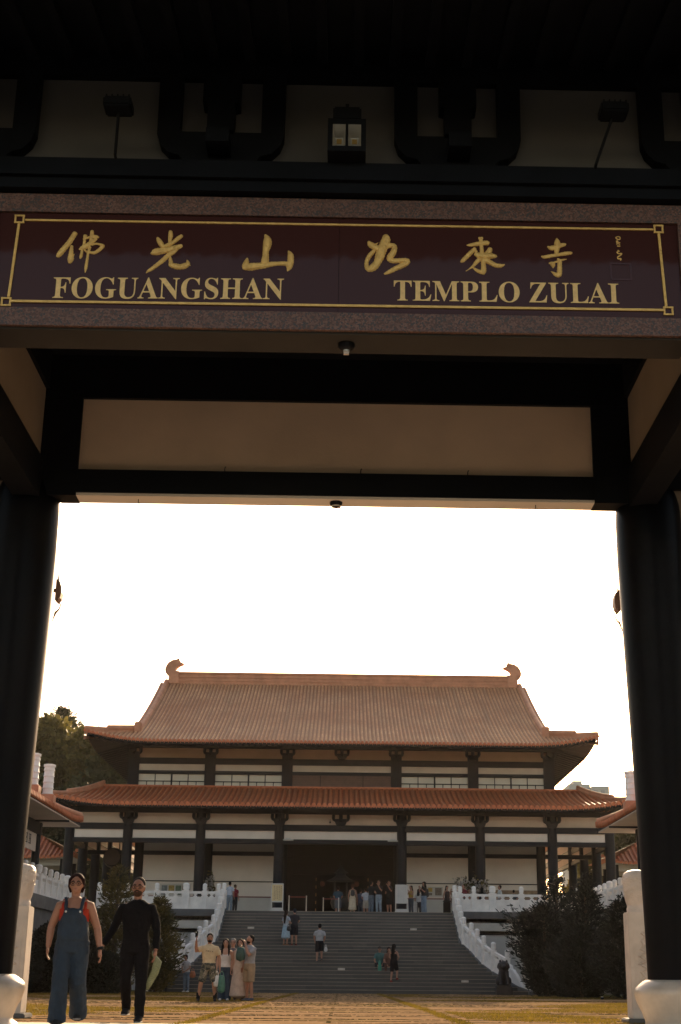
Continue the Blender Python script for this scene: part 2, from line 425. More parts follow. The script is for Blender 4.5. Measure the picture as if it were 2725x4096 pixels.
# ================================================================== BALUSTRADES
def post_mesh(z, cap=1.34, w=0.13, big=False):
    m = MB()
    if big: w = 0.19; cap = 1.36
    m.box(-w, w, -w, w, 0, 0.93, 0.012)
    m.box(-w*1.1, w*1.1, -w*1.1, w*1.1, 0.90, 0.96, 0.01)
    r = w*0.92
    m.lathe([(r*0.8,0.955),(r*0.72,0.99),(r*0.98,1.03),(r,1.08),(r*0.98,cap-0.12),(r*1.03,cap-0.10),(r*0.9,cap-0.05),(r*0.55,cap-0.012),(r*0.12,cap)], (0,0,0), 14)
    return m
POST = {}
def balustrade(name, label, pts, big=(), lift=0.0, group="white marble balustrades"):
    root = thing(name, label, "balustrade", pts[0], 0, group)
    for i, (x, y, z) in enumerate(pts):
        key = i in big
        if key not in POST:
            me = post_mesh(0, big=key)
            o = build("post", me, 'marble', root, local=True); POST[key] = o.data
        else:
            o = bpy.data.objects.new("post", POST[key]); COL.objects.link(o); o.parent = root
        o.location = Vector((x,y,z)) - Vector(pts[0])
    for A, B in zip(pts, pts[1:]):
        A = Vector(A); B = Vector(B); d = B-A; L = Vector((d.x,d.y,0)).length; u = d/L
        a = A + u*0.10; b = B - u*0.10
        p = MB()
        p.slant(a, b, 0.0, 0.10, 0.20); p.slant(a, b, 0.10, 0.60, 0.11)
        p.slant(a, b, 0.585, 0.635, 0.16); p.slant(a, b, 0.80, 0.92, 0.17)
        # raised relief frames on both faces
        for z0, z1 in ((0.16,0.20),(0.50,0.54)): p.slant(a+u*0.10, b-u*0.10, z0, z1, 0.145)
        for t in (a+u*0.10, b-u*0.14): p.slant(t, t+u*0.04, 0.16, 0.54, 0.143)
        p.slant(a+u*0.28, b-u*0.28, 0.27, 0.43, 0.135)
        # cloud-shaped supports under the rail
        nb = max(2, int(round((b-a).length/0.5)))
        for k in range(nb+1):
            q = a + (b-a)*(k/nb); hw = 0.10 if 0 < k < nb else 0.08
            q0 = q-u*hw if k else q; q1 = q+u*hw if k < nb else q
            p.slant(q0, q1, 0.635, 0.69, 0.10); p.slant(q0, q1, 0.745, 0.805, 0.10)
            c0 = q-u*hw*0.5 if k else q; c1 = q+u*hw*0.5 if k < nb else q
            p.slant(c0, c1, 0.685, 0.75, 0.09)
        build("panel", p, 'marble', root, smooth=0)
    return root
ymid = [78.1,76.95,75.85,74.85,73.95,73.1,72.3,71.45,70.55,69.7,68.75]
def scroll(root, sx):
    """curled end block below the last post"""
    pts = [(68.62,0.50),(68.62,1.36),(68.45,1.30),(68.38,1.13),(68.22,1.10),(68.12,0.98),(67.98,0.88),(67.86,0.62),(67.80,0.42),(67.72,0.36),(67.62,0.44),(67.50,0.40),(67.44,0.30),(67.36,0.26),(67.30,0.12),(67.24,0.02),(67.5,0.0),(68.2,0.2)]
    m = MB(); n = len(pts); v = []
    for t in (-0.07, 0.07):
        for y, z in pts: v.append((sx*(half_w(y)+0.16+t), y, z))
    m.add(v, [tuple(range(n)), tuple(range(2*n-1,n-1,-1))] + [(i,i+n,(i+1)%n+n,(i+1)%n) for i in range(n)])
    build("scroll_end", m, 'marble', root, smooth=40)
for sx, nm in ((-1,"left"),(1,"right")):
    pts = [(sx*(half_w(y)+0.16), y, stair_z(y)+0.12) for y in ymid]
    b = balustrade("stair_balustrade", f"white marble balustrade curving down the {nm} side of the stone steps", pts)
    scroll(b, sx)
    pts = [(sx*x, 78.1, 4.13) for x in (6.5,7.25,8.25,9.82,11.4,12.9)]
    balustrade("terrace_balustrade", f"white marble balustrade along the terrace front {nm} of the stair head", pts, big=(2,))
    ys = [77.6-1.42*i for i in range(22)]
    pts = [(sx*13.75, y, 4.13) for y in ys]
    balustrade("terrace_balustrade", f"long white marble balustrade along the {nm} terrace flank under the side gallery", pts, big=(3,8,13))
    # terrace retaining walls
    w = thing("terrace_wall", f"banded white and dark terrace wall {nm} of the steps", "wall", (sx*7, 78, 0))
    x0, x1 = (6.45, 13.55)
    a, c = sorted((sx*x0, sx*x1))
    build("coping", MB().box(a-0.0, c, 77.85, 78.4, 3.76, 4.125, 0.01), 'granite_block', w, smooth=0)
    build("white_band", MB().box(a, c, 78.06, 78.35, 3.14, 3.552).box(a, c, 78.06, 78.35, 0, 2.94), 'plaster_low', w, smooth=0)
    build("beam", MB().box(a, c, 78.0, 78.3, 3.552, 3.757).box(a, c, 78.0, 78.3, 2.94, 3.14), 'timber', w, smooth=0)
    w = thing("flank_wall", f"terrace flank wall coloured dark for the shadow behind the {nm} hedge", "wall", (sx*13.8, 60, 0))
    a, c = sorted((sx*13.5, sx*14.1))
    build("coping", MB().box(a, c, 30, 77.8, 3.55, 4.125, 0.01), 'granite_block', w, smooth=0)
    a, c = sorted((sx*13.65, sx*14.1))
    build("wall_face", MB().box(a, c, 30, 77.8, 0, 3.547), 'granite_block', w, smooth=0)  # dark stone colour stands for the shadow behind the hedge
# ================================================================== TILED ROOF SLOPES
def tile_slope(xs, prof, dmax, lift, r, fx, seg, root, mname, ends=True, pname="tiles"):
    """rows of half-round cover tiles over a pan sheet. prof(d)->z over eave, d = run from the eave; fx(x,d,z)->world"""
    mb = MB(); mb.uv = []
    step = xs[1]-xs[0]; grid = []
    for x in xs:
        D = dmax(x); col = []; L = 0; last = None
        for k in range(seg+1):
            d = D*k/seg; z = prof(d) + lift(x, d)
            if last: L += math.hypot(d-last[0], z-last[1])
            last = (d, z); col.append((x, d, z, L))
        grid.append(col)
    # pan sheet
    o = len(mb.v)
    for col in grid:
        for x, d, z, L in col: mb.v.append(fx(x, d, z-0.03)); mb.uv.append((0.0, L/0.30))
    n = seg+1
    for i in range(len(xs)-1):
        for k in range(seg): mb.f.append((o+i*n+k, o+(i+1)*n+k, o+(i+1)*n+k+1, o+i*n+k+1))
    # cover rows
    C = 6
    for col in grid:
        if col[-1][1] < 0.15: continue
        o = len(mb.v)
        for k, (x, d, z, L) in enumerate(col):
            k2 = min(k+1, seg); k1 = max(k-1, 0)
            td = col[k2][1]-col[k1][1]; tz = col[k2][2]-col[k1][2]; q = math.hypot(td, tz) or 1
            nd, nz = -tz/q, td/q
            for c in range(C+1):
                a = math.pi*c/C; h = r*1.15*math.sin(a)
                mb.v.append(fx(x - r*math.cos(a), d+nd*h, z-0.03+nz*h)); mb.uv.append((1.0, L/0.30))
        for k in range(seg):
            for c in range(C): mb.f.append((o+k*(C+1)+c, o+k*(C+1)+c+1, o+(k+1)*(C+1)+c+1, o+(k+1)*(C+1)+c))
    t = build(pname, mb, mname, root, smooth=60)
    if ends:
        e = MB()
        for col in grid:
            x, d, z, L = col[0]
            v = []; N = 10
            for dd in (-0.05, 0.04):
                for k in range(N):
                    a = 2*math.pi*k/N; v.append(fx(x+r*1.25*math.cos(a), dd, z+0.01+r*1.25*math.sin(a)))
            e.add(v, [tuple(range(N))] + [(k, k+N, (k+1)%N+N, (k+1)%N) for k in range(N)])
            # drip between the rows
            h = step/2
            pts = [(x+h-r*0.75, z-0.01), (x+h, z-0.16), (x+h+r*0.75, z-0.01)]
            v = [fx(a, -0.03, b) for a, b in pts] + [fx(a, 0.02, b) for a, b in pts]
            e.add(v, [(0,1,2),(5,4,3),(0,3,4,1),(1,4,5,2)])
        build("tile_end", e, 'tile_end', t, smooth=30)
    return t

def frange(a, b, s):
    n = int(round((b-a)/s)); return [a+(b-a)*i/n for i in range(n+1)]

# ================================================================== TEMPLE HALL
hall = thing("temple_hall", "large temple hall with two tiers of terracotta tiled roof and dark timber frame", "temple", (0, 83, 4.05))
# ---- upper roof
UE, UZ = 84.0, 14.1
pu = lambda d: UZ + 0.34*d + 0.0066*d*d
lu = lambda x, d: 0.55*max(0.0, (abs(x)-11.2)/4.2)**2 * max(0.0, 1-d/5.0)
def du(x):
    a = abs(x)
    return 15.0 if a <= 12.66 else max(0.05, 3.0*(15.45-a)/(15.45-12.66))
up = tile_slope(frange(-15.4, 15.4, 0.245), pu, du, lu, 0.075, lambda x,d,z:(x,UE+d,z), 30, hall, 'tile_up', pname="upper_roof")
back = MB()                                           # rear slope and the two gable skirts
nn = 16; v = []
for i in range(nn+1):
    d = 15.0*i/nn
    v += [(-12.66, 114-d, pu(d)), (12.66, 114-d, pu(d))]
back.add(v, [(2*i, 2*i+1, 2*i+3, 2*i+2) for i in range(nn)])
build("rear_slope", back, 'ridge', up, smooth=60)
for sx in (-1, 1):
    m = MB(); v = []; n = 24
    for i in range(n+1):
        y = 84+30*i/n; e = min(y-84, 114-y)
        z0 = UZ + 0.55*max(0.0, 1-e/5.0)**2
        inner = max(12.66, 15.45 - e/3.0*(15.45-12.66)) if e < 3 else 12.66
        v += [(sx*15.45, y, z0), (sx*(15.45+inner)/2, y, z0*0.55+0.45*pu(min(e,3.0))-0.05), (sx*inner, y, pu(min(e, 3.0)))]
    m.add(v, [(3*i+k, 3*i+k+1, 3*i+k+4, 3*i+k+3) for i in range(n) for k in (0,1)])
    build("side_slope", m, 'ridge', up, smooth=60)
    g = MB(); pts = [(87.2, 15.0)] + [(84+d, pu(d)-0.15) for d in (4,6,8,10,12,14,15)] + [(114-d, pu(d)-0.15) for d in (14,12,10,8,6,4)] + [(110.8, 15.0)]
    a, b = sorted((sx*12.0, sx*12.3)); g.prism(pts, a, b, 'x')
    build("gable_wall", g, 'plaster', up, smooth=0)
    # verge roll and hip ridge
    g = MB()
    g.tube([(sx*12.62, UE+d, pu(d)+0.10) for d in (2.7,4,6,8,10,12,13.5,14.9)], 0.17, 10, ref=(1,0,0))
    g.tube([(sx*12.92, UE+d, pu(d)-0.02) for d in (3.0,4,6,8,10,12,13.5,14.6)], 0.13, 8, ref=(1,0,0))
    build("verge_ridge", g, 'ridge', up, smooth=60)
    g = MB()
    A = Vector((sx*12.7, 86.85, 15.18)); B = Vector((sx*14.1, 85.4, 14.88)); Cc = Vector((sx*15.38, 84.02, 14.72))
    g.tube([A+Vector((0,0,.12)), B+Vector((0,0,.16)), B.lerp(Cc,.1)+Vector((0,0,.15))], 0.19, 10)
    g.tube([B+Vector((0,0,.06)), Cc+Vector((0,0,.08))], 0.14, 10)
    g.slant(A, Cc, -0.30, 0.10, 0.22)
    g.box(sx*12.62-0.22, sx*12.62+0.22, 86.35, 86.9, 14.95, 15.62, 0.05)
    build("hip_ridge", g, 'ridge', up, smooth=50)
    # beaked ridge ornament
    o = [(290,170),(287,150),(295,125),(310,105),(335,90),(362,85),(380,77),(384,88),(378,96),(414,114),(396,121),(380,128),(366,140),(359,154),(362,168),(388,172),(388,226),(318,228),(318,192),(300,182)]
    pts = [(sx*(-1)*(-12.42+(x-320)*0.0104), 20.72+(228-y)*0.0110) for x, y in o]
    g = MB(); g.prism(pts, 98.72, 99.28, 'y')
    a, b = sorted((sx*11.72, sx*12.46)); g.box(a, b, 98.55, 99.45, 20.5, 21.42, 0.03)
    build("ridge_ornament", g, 'ridge', up, smooth=0)
g = MB()
for z0, z1, h in ((20.4,20.72,0.34),(20.72,20.80,0.40),(20.80,20.98,0.30),(20.98,21.05,0.36),(21.05,21.24,0.28),(21.24,21.30,0.36),(21.30,21.40,0.24)):
    g.box(-11.75, 11.75, 99-h, 99+h, z0, z1-0.002)
build("main_ridge", g, 'ridge', up, smooth=0)
# ---- lower roof
LE, LZ = 80.5, 9.97
pl = lambda d: LZ + 0.20*d + 0.0118*d*d
ll = lambda x, d: 0.42*max(0.0, (abs(x)-12.4)/4.0)**2 * max(0.0, 1-d/6.5)
dl = lambda x: 6.5 if abs(x) <= 14.55 else max(0.05, 6.5*(16.45-abs(x))/1.9)
lo = tile_slope(frange(-16.4, 16.4, 0.31), pl, dl, ll, 0.095, lambda x,d,z:(x,LE+d,z), 16, hall, 'tile_low', pname="lower_roof")
for sx in (-1, 1):
    m = MB(); v = []; n = 20
    for i in range(n+1):
        y = 80.5+36*i/n; e = min(y-80.5, 116.5-y)
        z0 = LZ + 0.42*max(0.0, 1-e/4.0)**2
        inner = 16.45-1.9*min(1, e/6.5)
        v += [(sx*16.45, y, z0), (sx*inner, y, pl(min(e, 6.5)))]
    m.add(v, [(2*i, 2*i+1, 2*i+3, 2*i+2) for i in range(n)])
    build("side_slope", m, 'ridge', lo, smooth=60)
    g = MB()
    hp = [(sx*(16.42-1.87*t), 80.55+6.4*t, pl(6.4*t)+ll(16.4-1.87*t,6.4*t)+0.14) for t in (0.0,0.15,0.3,0.5,0.7,0.85,1.0)]
    for p_, q_ in zip(hp, hp[1:]): g.slant(p_, q_, -0.30, 0.0, 0.16)
    g.tube(hp, 0.13, 8); g.tube([(x,y,z+0.14) for x,y,z in hp[2:]], 0.10, 8)
    build("hip_ridge", g, 'ridge', lo, smooth=50)
g = MB(); g.box(-14.6, 14.6, 86.75, 87.15, 11.5, 11.72).box(-14.6, 14.6, 86.66, 87.2, 11.72, 11.81)
build("top_ridge", g, 'tile_end', lo, smooth=0)
# ---- eaves: soffits and rafters
def eave(root, y0, y1, z0, z1, hx, lift, xw, y_end, n=0.36):
    m = MB(); xs = frange(-hx, hx, 1.0); v = []
    for x in xs: v += [(x, y0, z0+lift(x,0)-0.06), (x, y1, z1)]
    m.add(v, [(2*i, 2*i+2, 2*i+3, 2*i+1) for i in range(len(xs)-1)])
    for sx in (-1, 1):
        v = []; ys = frange(y0, y_end, 1.5)
        for y in ys:
            zl = z0 + lift(hx,0)*max(0.0, 1-(y-y0)/5.0)**2
            v += [(sx*hx, y, zl-0.06), (sx*xw, max(y, min(y+0.001, y1)) if y > y1 else y1, z1)]
        m.add(v, [(2*i, 2*i+1, 2*i+3, 2*i+2) if sx > 0 else (2*i, 2*i+2, 2*i+3, 2*i+1) for i in range(len(ys)-1)])
    r = m
    for x in frange(-hx+0.1, hx-0.1, n):
        A = Vector((x, y0+0.06, z0+lift(x,0)-0.17)); B = Vector((x, y1, z1-0.14))
        r.slant(A, B, 0, 0.1, 0.11)
    for x0, x1 in zip(frange(-hx, hx, 1.0), frange(-hx, hx, 1.0)[1:]):
        r.slant((x0, y0+0.03, z0+lift(x0,0)-0.12), (x1, y0+0.03, z0+lift(x1,0)-0.12), 0, 0.1, 0.06)
    for sx in (-1, 1):
        for y in frange(y1+0.3, y_end-0.3, n*2):
            r.slant((sx*(hx-0.06), y, z0-0.17), (sx*xw, y, z1-0.14), 0, 0.1, 0.11)
    for x0, x1 in zip(frange(-hx, hx, 1.0), frange(-hx, hx, 1.0)[1:]):
        r.slant((x0, y0+0.06, z0+lift(x0,0)-0.10), (x1, y0+0.06, z0+lift(x1,0)-0.10), 0, 0.14, 0.05)
    build("soffit", r, 'timber', root, smooth=0)
eave(up, 84.02, 88.05, 14.03, 14.62, 15.36, lu, 13.2, 113)
eave(lo, 80.52, 83.2, 9.90, 10.22, 16.36, ll, 15.9, 112)

# ---- frame of the lower storey
CX = [-15.65,-12.3,-8.1,-3.55,3.55,8.1,12.3,15.65]
def column(x, y, z0, z1, r, root, m='timber'):
    c = MB().lathe([(r*1.25,0),(r*1.25,0.12),(r*1.02,0.14),(r,0.5),(r,z1-z0)], (x,y,z0), 18)
    return build("column", c, m, root, smooth=40)
for x in CX: column(x, 83.0, 4.05, 9.95, 0.29, hall)
for x in CX[1:-1]: column(x, 88.1, 4.05, 10.2, 0.30, hall)
for sx in (-1, 1):
    for y in (87.6, 92.2, 96.8): column(sx*15.65, y, 4.05, 9.9, 0.29, hall)
BR = [(-.53,.68),(-.55,.46),(-.50,.33),(-.36,.25),(-.30,.10),(-.20,0),(.20,0),(.30,.10),(.36,.25),(.50,.33),(.55,.46),(.53,.68),(.36,.68),(.36,.40),(.11,.40),(.11,.68),(-.11,.68),(-.11,.40),(-.36,.40),(-.36,.68)]
def bracket(x, y, z, s, root):
    b = MB(); b.prism([(x+a*s, z+h*s) for a, h in BR], y-0.16, y+0.16, 'y')
    b.box(x-0.07*s, x+0.07*s, y-0.5, y+0.1, z+0.25*s, z+0.40*s); b.box(x-0.55*s, x+0.55*s, y-0.24, y+0.2, z+0.68*s, z+0.80*s)
    b.box(x-0.20*s, x-0.13*s, y-0.17, y-0.02, z+0.13*s, z+0.30*s); b.box(x+0.13*s, x+0.20*s, y-0.17, y-0.02, z+0.13*s, z+0.30*s)
    return build("bracket", b, 'timber', root, smooth=0)
for x in CX + [0.0]: bracket(x, 82.86, 9.07, 0.95, hall)
beam = MB()
for z0, z1, y in ((8.76,8.95,82.78),(8.95,9.11,82.83),(8.02,8.28,82.80),(9.72,10.05,82.86)):
    beam.box(-15.65, 15.65, y, 83.1, z0, z1)
build("beam", beam, 'timber', hall, smooth=0)
for a, b in zip(CX, CX[1:]):
    build("frieze_panel", MB().box(a+0.2, b-0.2, 82.95, 83.05, 9.111, 9.719), 'plaster', hall, smooth=0)
    build("white_band", MB().box(a+0.2, b-0.2, 82.93, 83.05, 8.281, 8.759), 'white_band', hall, smooth=0)
# side frames of the open galleries
for sx in (-1, 1):
    s = MB(); a, b = sorted((sx*15.5, sx*15.75)); s.box(a, b, 83.3, 112, 8.02, 8.28).box(a, b, 83.3, 112, 8.76, 9.11).box(a, b, 83.3, 112, 9.72, 9.9)
    s.box(min(sx*12.5,sx*15.5), max(sx*12.5,sx*15.5), 88.0, 88.2, 7.75, 8.0)
    build("gallery_beam", s, 'timber', hall, smooth=0)
for sx in (-1, 1):
    a, b = sorted((sx*15.58, sx*15.68)); build("gallery_panel", MB().box(a, b, 83.3, 112, 9.111, 9.719).box(a, b, 83.3, 112, 8.281, 8.759), 'plaster', hall, smooth=0)
# ---- wall behind the veranda
for a, b in ((-12.3,-8.1),(-8.1,-3.55),(3.55,8.1),(8.1,12.3)):
    w = build("wall", MB().box(a, b, 88.0, 88.3, 4.05, 10.2), 'whitewash', hall, smooth=0)
    build("upper_panel", MB().box(a+0.28, b-0.28, 87.95, 87.999, 8.0, 8.47), 'plaster_low', w, smooth=0)
    build("rail", MB().box(a+0.28, b-0.28, 87.9, 87.998, 7.75, 7.995).box(a+0.28, b-0.28, 87.9, 87.998, 8.48, 8.9).box(a+0.28, b-0.28, 87.93, 87.998, 6.19, 6.24), 'timber', w, smooth=0)
    build("dado", MB().box(a+0.28, b-0.28, 87.96, 87.999, 4.06, 5.28), 'plaster_low', w, smooth=0)
    build("red_rail", MB().box(a+0.28, b-0.28, 87.93, 87.998, 5.283, 5.35), mat("red_trim", (0.16,0.04,0.035), 0.6), w, smooth=0)
for sx in (-1, 1):
    a, b = sorted((sx*12.2, sx*12.5)); build("side_wall", MB().box(a, b, 88.31, 110, 4.05, 11.5), 'plaster', hall, smooth=0)
build("veranda_ceiling", MB().box(-15.6, 15.6, 83.12, 88.0, 10.24, 10.3).box(-12.2, 12.2, 88.3, 110, 10.24, 10.3), 'timber', hall, smooth=0)
# ---- doorway and dark interior
MT['brass'] = mat("dull_brass", (0.22, 0.12, 0.035), 0.5, 0.3, 5)
d = build("door_frame", MB().box(-3.25, 3.25, 87.95, 88.25, 6.68, 7.55).box(-3.25, 3.25, 87.9, 88.2, 7.75, 10.2).box(-3.25,-2.95,87.98,88.25,4.05,6.68).box(2.95,3.25,87.98,88.25,4.05,6.68).box(-2.95,2.95,87.97,88.2,7.55,7.75), 'door', hall, smooth=0)
for sx in (-1, 1):
    dp = build("door_post", MB().box(sx*1.58-0.16, sx*1.58+0.16, 87.96, 88.2, 4.05, 6.68), 'door', d, smooth=0)
    for k in range(5): build("brass_hinge", MB().box(sx*1.58+0.10, sx*1.58+0.15, 87.94, 87.958, 4.5+0.45*k, 4.68+0.45*k), 'brass', d, smooth=0)
    build("door_leaf", MB().box(min(sx*1.76,sx*2.94), max(sx*1.76,sx*2.94), 88.06, 88.14, 4.06, 6.67), 'door', d, smooth=0)
i = MB(); i.box(-9, 9, 99, 99.2, 4.05, 10.2).box(-9.2, -9, 88.3, 99, 4.05, 10.2).box(9, 9.2, 88.3, 99, 4.05, 10.2)
build("interior_wall", i, 'interior', hall, smooth=0)
# ---- upper storey
UX = [-12.95,-8.2,-3.4,3.4,8.2,12.95]
build("upper_wall", MB().box(-13.0, 13.0, 88.25, 110, 10.3, 15.0), 'plaster', hall, smooth=0)
for x in UX: build("upper_column", MB().box(x-0.33, x+0.33, 87.85, 88.4, 11.5, 14.0, 0.03), 'timber', hall, smooth=0)
for sx in (-1, 1):
    a,b = sorted((sx*12.99, sx*13.25)); build("corner_post", MB().box(a, b, 87.87, 88.6, 11.5, 14.5), 'timber', hall, smooth=0)
for x in UX + [0.0]: bracket(x, 87.92, 13.66, 0.86, hall)
bm_ = MB()
for z0, z1 in ((13.28,13.66),(12.67,12.88),(14.28,14.6)): bm_.box(-13, 13, 87.97, 88.25, z0, z1)
build("upper_beam", bm_, 'timber', hall, smooth=0)
for k, (a, b) in enumerate(zip(UX, UX[1:])):
    a += 0.331; b -= 0.331
    build("white_band", MB().box(a, b, 88.03, 88.249, 12.881, 13.279), 'white_band', hall, smooth=0)
    build("frieze_panel", MB().box(a-0.2, b+0.2, 88.06, 88.249, 13.661, 14.279), 'plaster', hall, smooth=0)
    if k == 2:
        lv = MB()
        for j in range(11): lv.box(a, b, 88.0+0.012*(j%2), 88.249, 11.9+j*0.07, 11.968+j*0.07)
        build("boarding", lv, 'louvre', hall, smooth=0)
        build("board_seam", MB().box(-1.35,-1.31,87.985,87.999,11.9,12.66).box(1.31,1.35,87.985,87.999,11.9,12.66), 'door', hall, smooth=0)
    else:
        w = build("window", MB().box(a, b, 88.12, 88.249, 11.6, 12.669), 'glass_win', hall, smooth=0)
        fr = MB(); L = b-a
        for j in (0.25,0.5,0.75): t = 0.05 if j == 0.5 else 0.025; fr.box(a+L*j-t, a+L*j+t, 88.05, 88.119, 11.6, 12.669)
        for j in (0.125,0.375,0.625,0.875): fr.box(a+L*j-0.024, a+L*j+0.024, 88.06, 88.118, 11.6, 12.22)
        fr.box(a, b, 88.055, 88.117, 12.20, 12.255)
        build("window_frame", fr, 'timber', w, smooth=0)

# ================================================================== SIDE GALLERIES (left and right of the court)
def wing(sx, nm):
    root = thing("side_gallery", f"low tiled gallery building on the {nm} flank of the courtyard", "gallery", (sx*15, 60, 4.05))
    E, YE = 12.55, 69.6            # inner eave, far end
    prof = lambda d: 7.72 + 0.42*d + 0.03*d*d
    def dm(y): return 3.2 if y <= 66.4 else max(0.05, 69.65-y)
    lf = lambda y, d: 0.22*max(0.0,(y-66.5)/3.1)**2*max(0,1-d/3)
    t = tile_slope(frange(34, YE, 0.30), prof, dm, lf, 0.085, (lambda y,d,z:(sx*(E+d), y, z)), 8, root, 'tile_low', pname="roof")
    m = MB()
    v = []
    for k in range(9):                                 # far hip end and the outer slope
        d = 3.2*k/8; v += [(sx*(E+d), YE-d, prof(d)), (sx*(E+6.4-d), YE-d, prof(d))]
    m.add(v, [(2*k,2*k+1,2*k+3,2*k+2) for k in range(8)])
    v = []
    for k in range(9): d = 3.2*k/8; v += [(sx*(E+6.4-d), 34, prof(d)), (sx*(E+6.4-d), YE-d, prof(d))]
    m.add(v, [(2*k,2*k+1,2*k+3,2*k+2) for k in range(8)])
    build("hip_end", m, 'ridge', t, smooth=40)
    g = MB()
    g.tube([(sx*(E+d), YE-d, prof(d)+0.12+lf(YE-d,d)) for d in (0.05,0.8,1.6,2.4,3.2)], 0.13, 8)
    g.tube([(sx*(E+3.2), 66.4, prof(3.2)+0.12), (sx*(E+3.2), 34, prof(3.2)+0.12)], 0.2, 8)
    build("ridge", g, 'ridge', t, smooth=50)
    # verge stub of brown blocks where the white roof pillars stand
    s = MB()
    a, b = sorted((sx*(E+0.06), sx*(E+6.3)))
    s.box(a, b, 34, YE-0.06, 7.50, 7.56)
    build("soffit", s, 'plaster', root, smooth=0)
    f = MB(); a, b = sorted((sx*(E+0.02), sx*(E+0.14))); f.box(a, b, 34, YE, 7.565, 7.70)
    f.box(min(sx*E,sx*(E+6.3)), max(sx*E,sx*(E+6.3)), YE-0.05, YE+0.06, 7.565, 7.71)
    for y in (66.3,): f.box(min(sx*E,sx*(E+6.3)), max(sx*E,sx*(E+6.3)), y, y+0.12, 7.42, 7.499)
    f.box(min(sx*14.1,sx*14.35), max(sx*14.1,sx*14.35), 34, 68.0, 6.95, 7.495)
    build("fascia", f, 'timber', root, smooth=0)
    for y in (67.6, 63.2, 58.8, 54.4, 50.0, 45.6): column(sx*14.25, y, 4.05, 7.5, 0.19, root)
    build("back_wall", MB().box(min(sx*17.6,sx*17.8), max(sx*17.6,sx*17.8), 34, 68, 4.05, 7.5), 'plaster_low', root, smooth=0)
    # hanging plaque between the last columns, strokes on cream
    a, b = sorted((sx*14.18, sx*14.24))
    pq = build("plaque", MB().box(a, b, 63.6, 67.2, 6.15, 6.94), 'plaster', root, smooth=0)
    st_ = MB(); xx = sx*14.165
    for yy in (65.6, 64.9):
        for (y0,y1,z0,z1) in ((0,.4,.62,.68),(.05,.1,.3,.6),(.3,.36,.25,.62),(.05,.36,.42,.47),(-.02,.42,.2,.25)):
            c, e = sorted((xx, xx+sx*0.012)); st_.box(c, e, yy+y0, yy+y1, 6.2+z0*0.9, 6.2+z1*0.9)
    build("brush_writing", st_, 'black', pq, smooth=0)
    return root
wing(-1, "left"); wing(1, "right")
def roof_pillar(x, y, z, label):
    root = thing("stone_pillar", label, "pillar", (x, y, z), 0, "white carved pillars rising over the gallery roofs")
    build("base", MB().box(x-0.34, x+0.34, y-0.34, y+0.34, z-0.55, z+0.25, 0.04), 'ridge', root, smooth=0)
    p = [(0.25,0.25),(0.27,0.3)]
    for k in range(4): zz = 0.42+0.27*k; p += [(0.235,zz-0.1),(0.225,zz+0.1),(0.25,zz+0.115),(0.25,zz+0.15)]
    p += [(0.23,1.5),(0.27,1.52),(0.27,1.62),(0.2,1.64)]
    build("shaft", MB().lathe(p, (x,y,z), 20), 'marble', root, smooth=40)
for sx, nm in ((-1,"left"),(1,"right")):
    roof_pillar(sx*13.45, 65.4, 8.28, f"white ringed stone pillar above the {nm} gallery roof, next to the hall")
    roof_pillar(sx*13.45, 62.1, 8.28, f"white ringed stone pillar above the {nm} gallery roof, nearer the gate column")
# ---- small pavilions seen under the gallery eaves
def pavilion(sx, nm):
    x, y = sx*19.2, 92.0
    root = thing("pavilion", f"small orange roofed pavilion glimpsed behind the {nm} gallery", "pavilion", (x, y, 4.05))
    E = 2.9
    prof = lambda d: 7.65+0.35*d+0.07*d*d
    dm = lambda u: max(0.05, E-abs(u))
    t = tile_slope(frange(-E, E, 0.29), prof, dm, lambda u,d: 0.4*(abs(u)/E)**4*max(0,1-d), 0.085, (lambda u,d,z:(x+u, y-E+d, z)), 6, root, 'tile_low', pname="roof")
    m = MB()
    m.add([(x-E,y-E,7.9),(x-E,y+E,7.9),(x,y,prof(E)),(x+E,y-E,7.9),(x+E,y+E,7.9)], [(0,2,1),(3,4,2),(1,2,4)])
    build("roof_side", m, 'ridge', t, smooth=0)
    for a in (-1.9, 1.9):
        for b in (-1.9, 1.9): column(x+a, y+b, 4.0, 7.7, 0.18, root)
    build("beam", MB().box(x-2.2,x+2.2,y-2.0,y-1.8,7.2,7.6).box(x-2.2,x+2.2,y+1.8,y+2.0,7.2,7.6).box(x-2.7,x+2.7,y-2.7,y+2.7,7.605,7.66), 'plaster_low', root, smooth=0)
pavilion(-1, "left"); pavilion(1, "right")
# ---- round drum hanging in the left gallery of the hall
dr = thing("temple_drum", "large round dark drum hanging in the open left gallery of the hall", "drum", (-13.95, 88.6, 6.9))
build("drum_shell", MB().tube([(-13.95,88.2,7.6),(-13.95,88.6,7.6),(-13.95,89.1,7.6)], [0.54,0.62,0.54], 24, ref=(0,0,1)), 'door', dr, smooth=40)
build("drum_skin", MB().tube([(-13.95,88.0,7.6),(-13.95,88.04,7.6)], 0.50, 24, ref=(0,0,1)), mat("drum_skin",(0.06,0.04,0.032),0.7), dr, smooth=40)
build("strap", MB().tube([(-13.6,88.6,8.0),(-13.6,88.6,10.2)],0.03).tube([(-14.3,88.6,8.0),(-14.3,88.6,10.2)],0.03), 'black', dr)
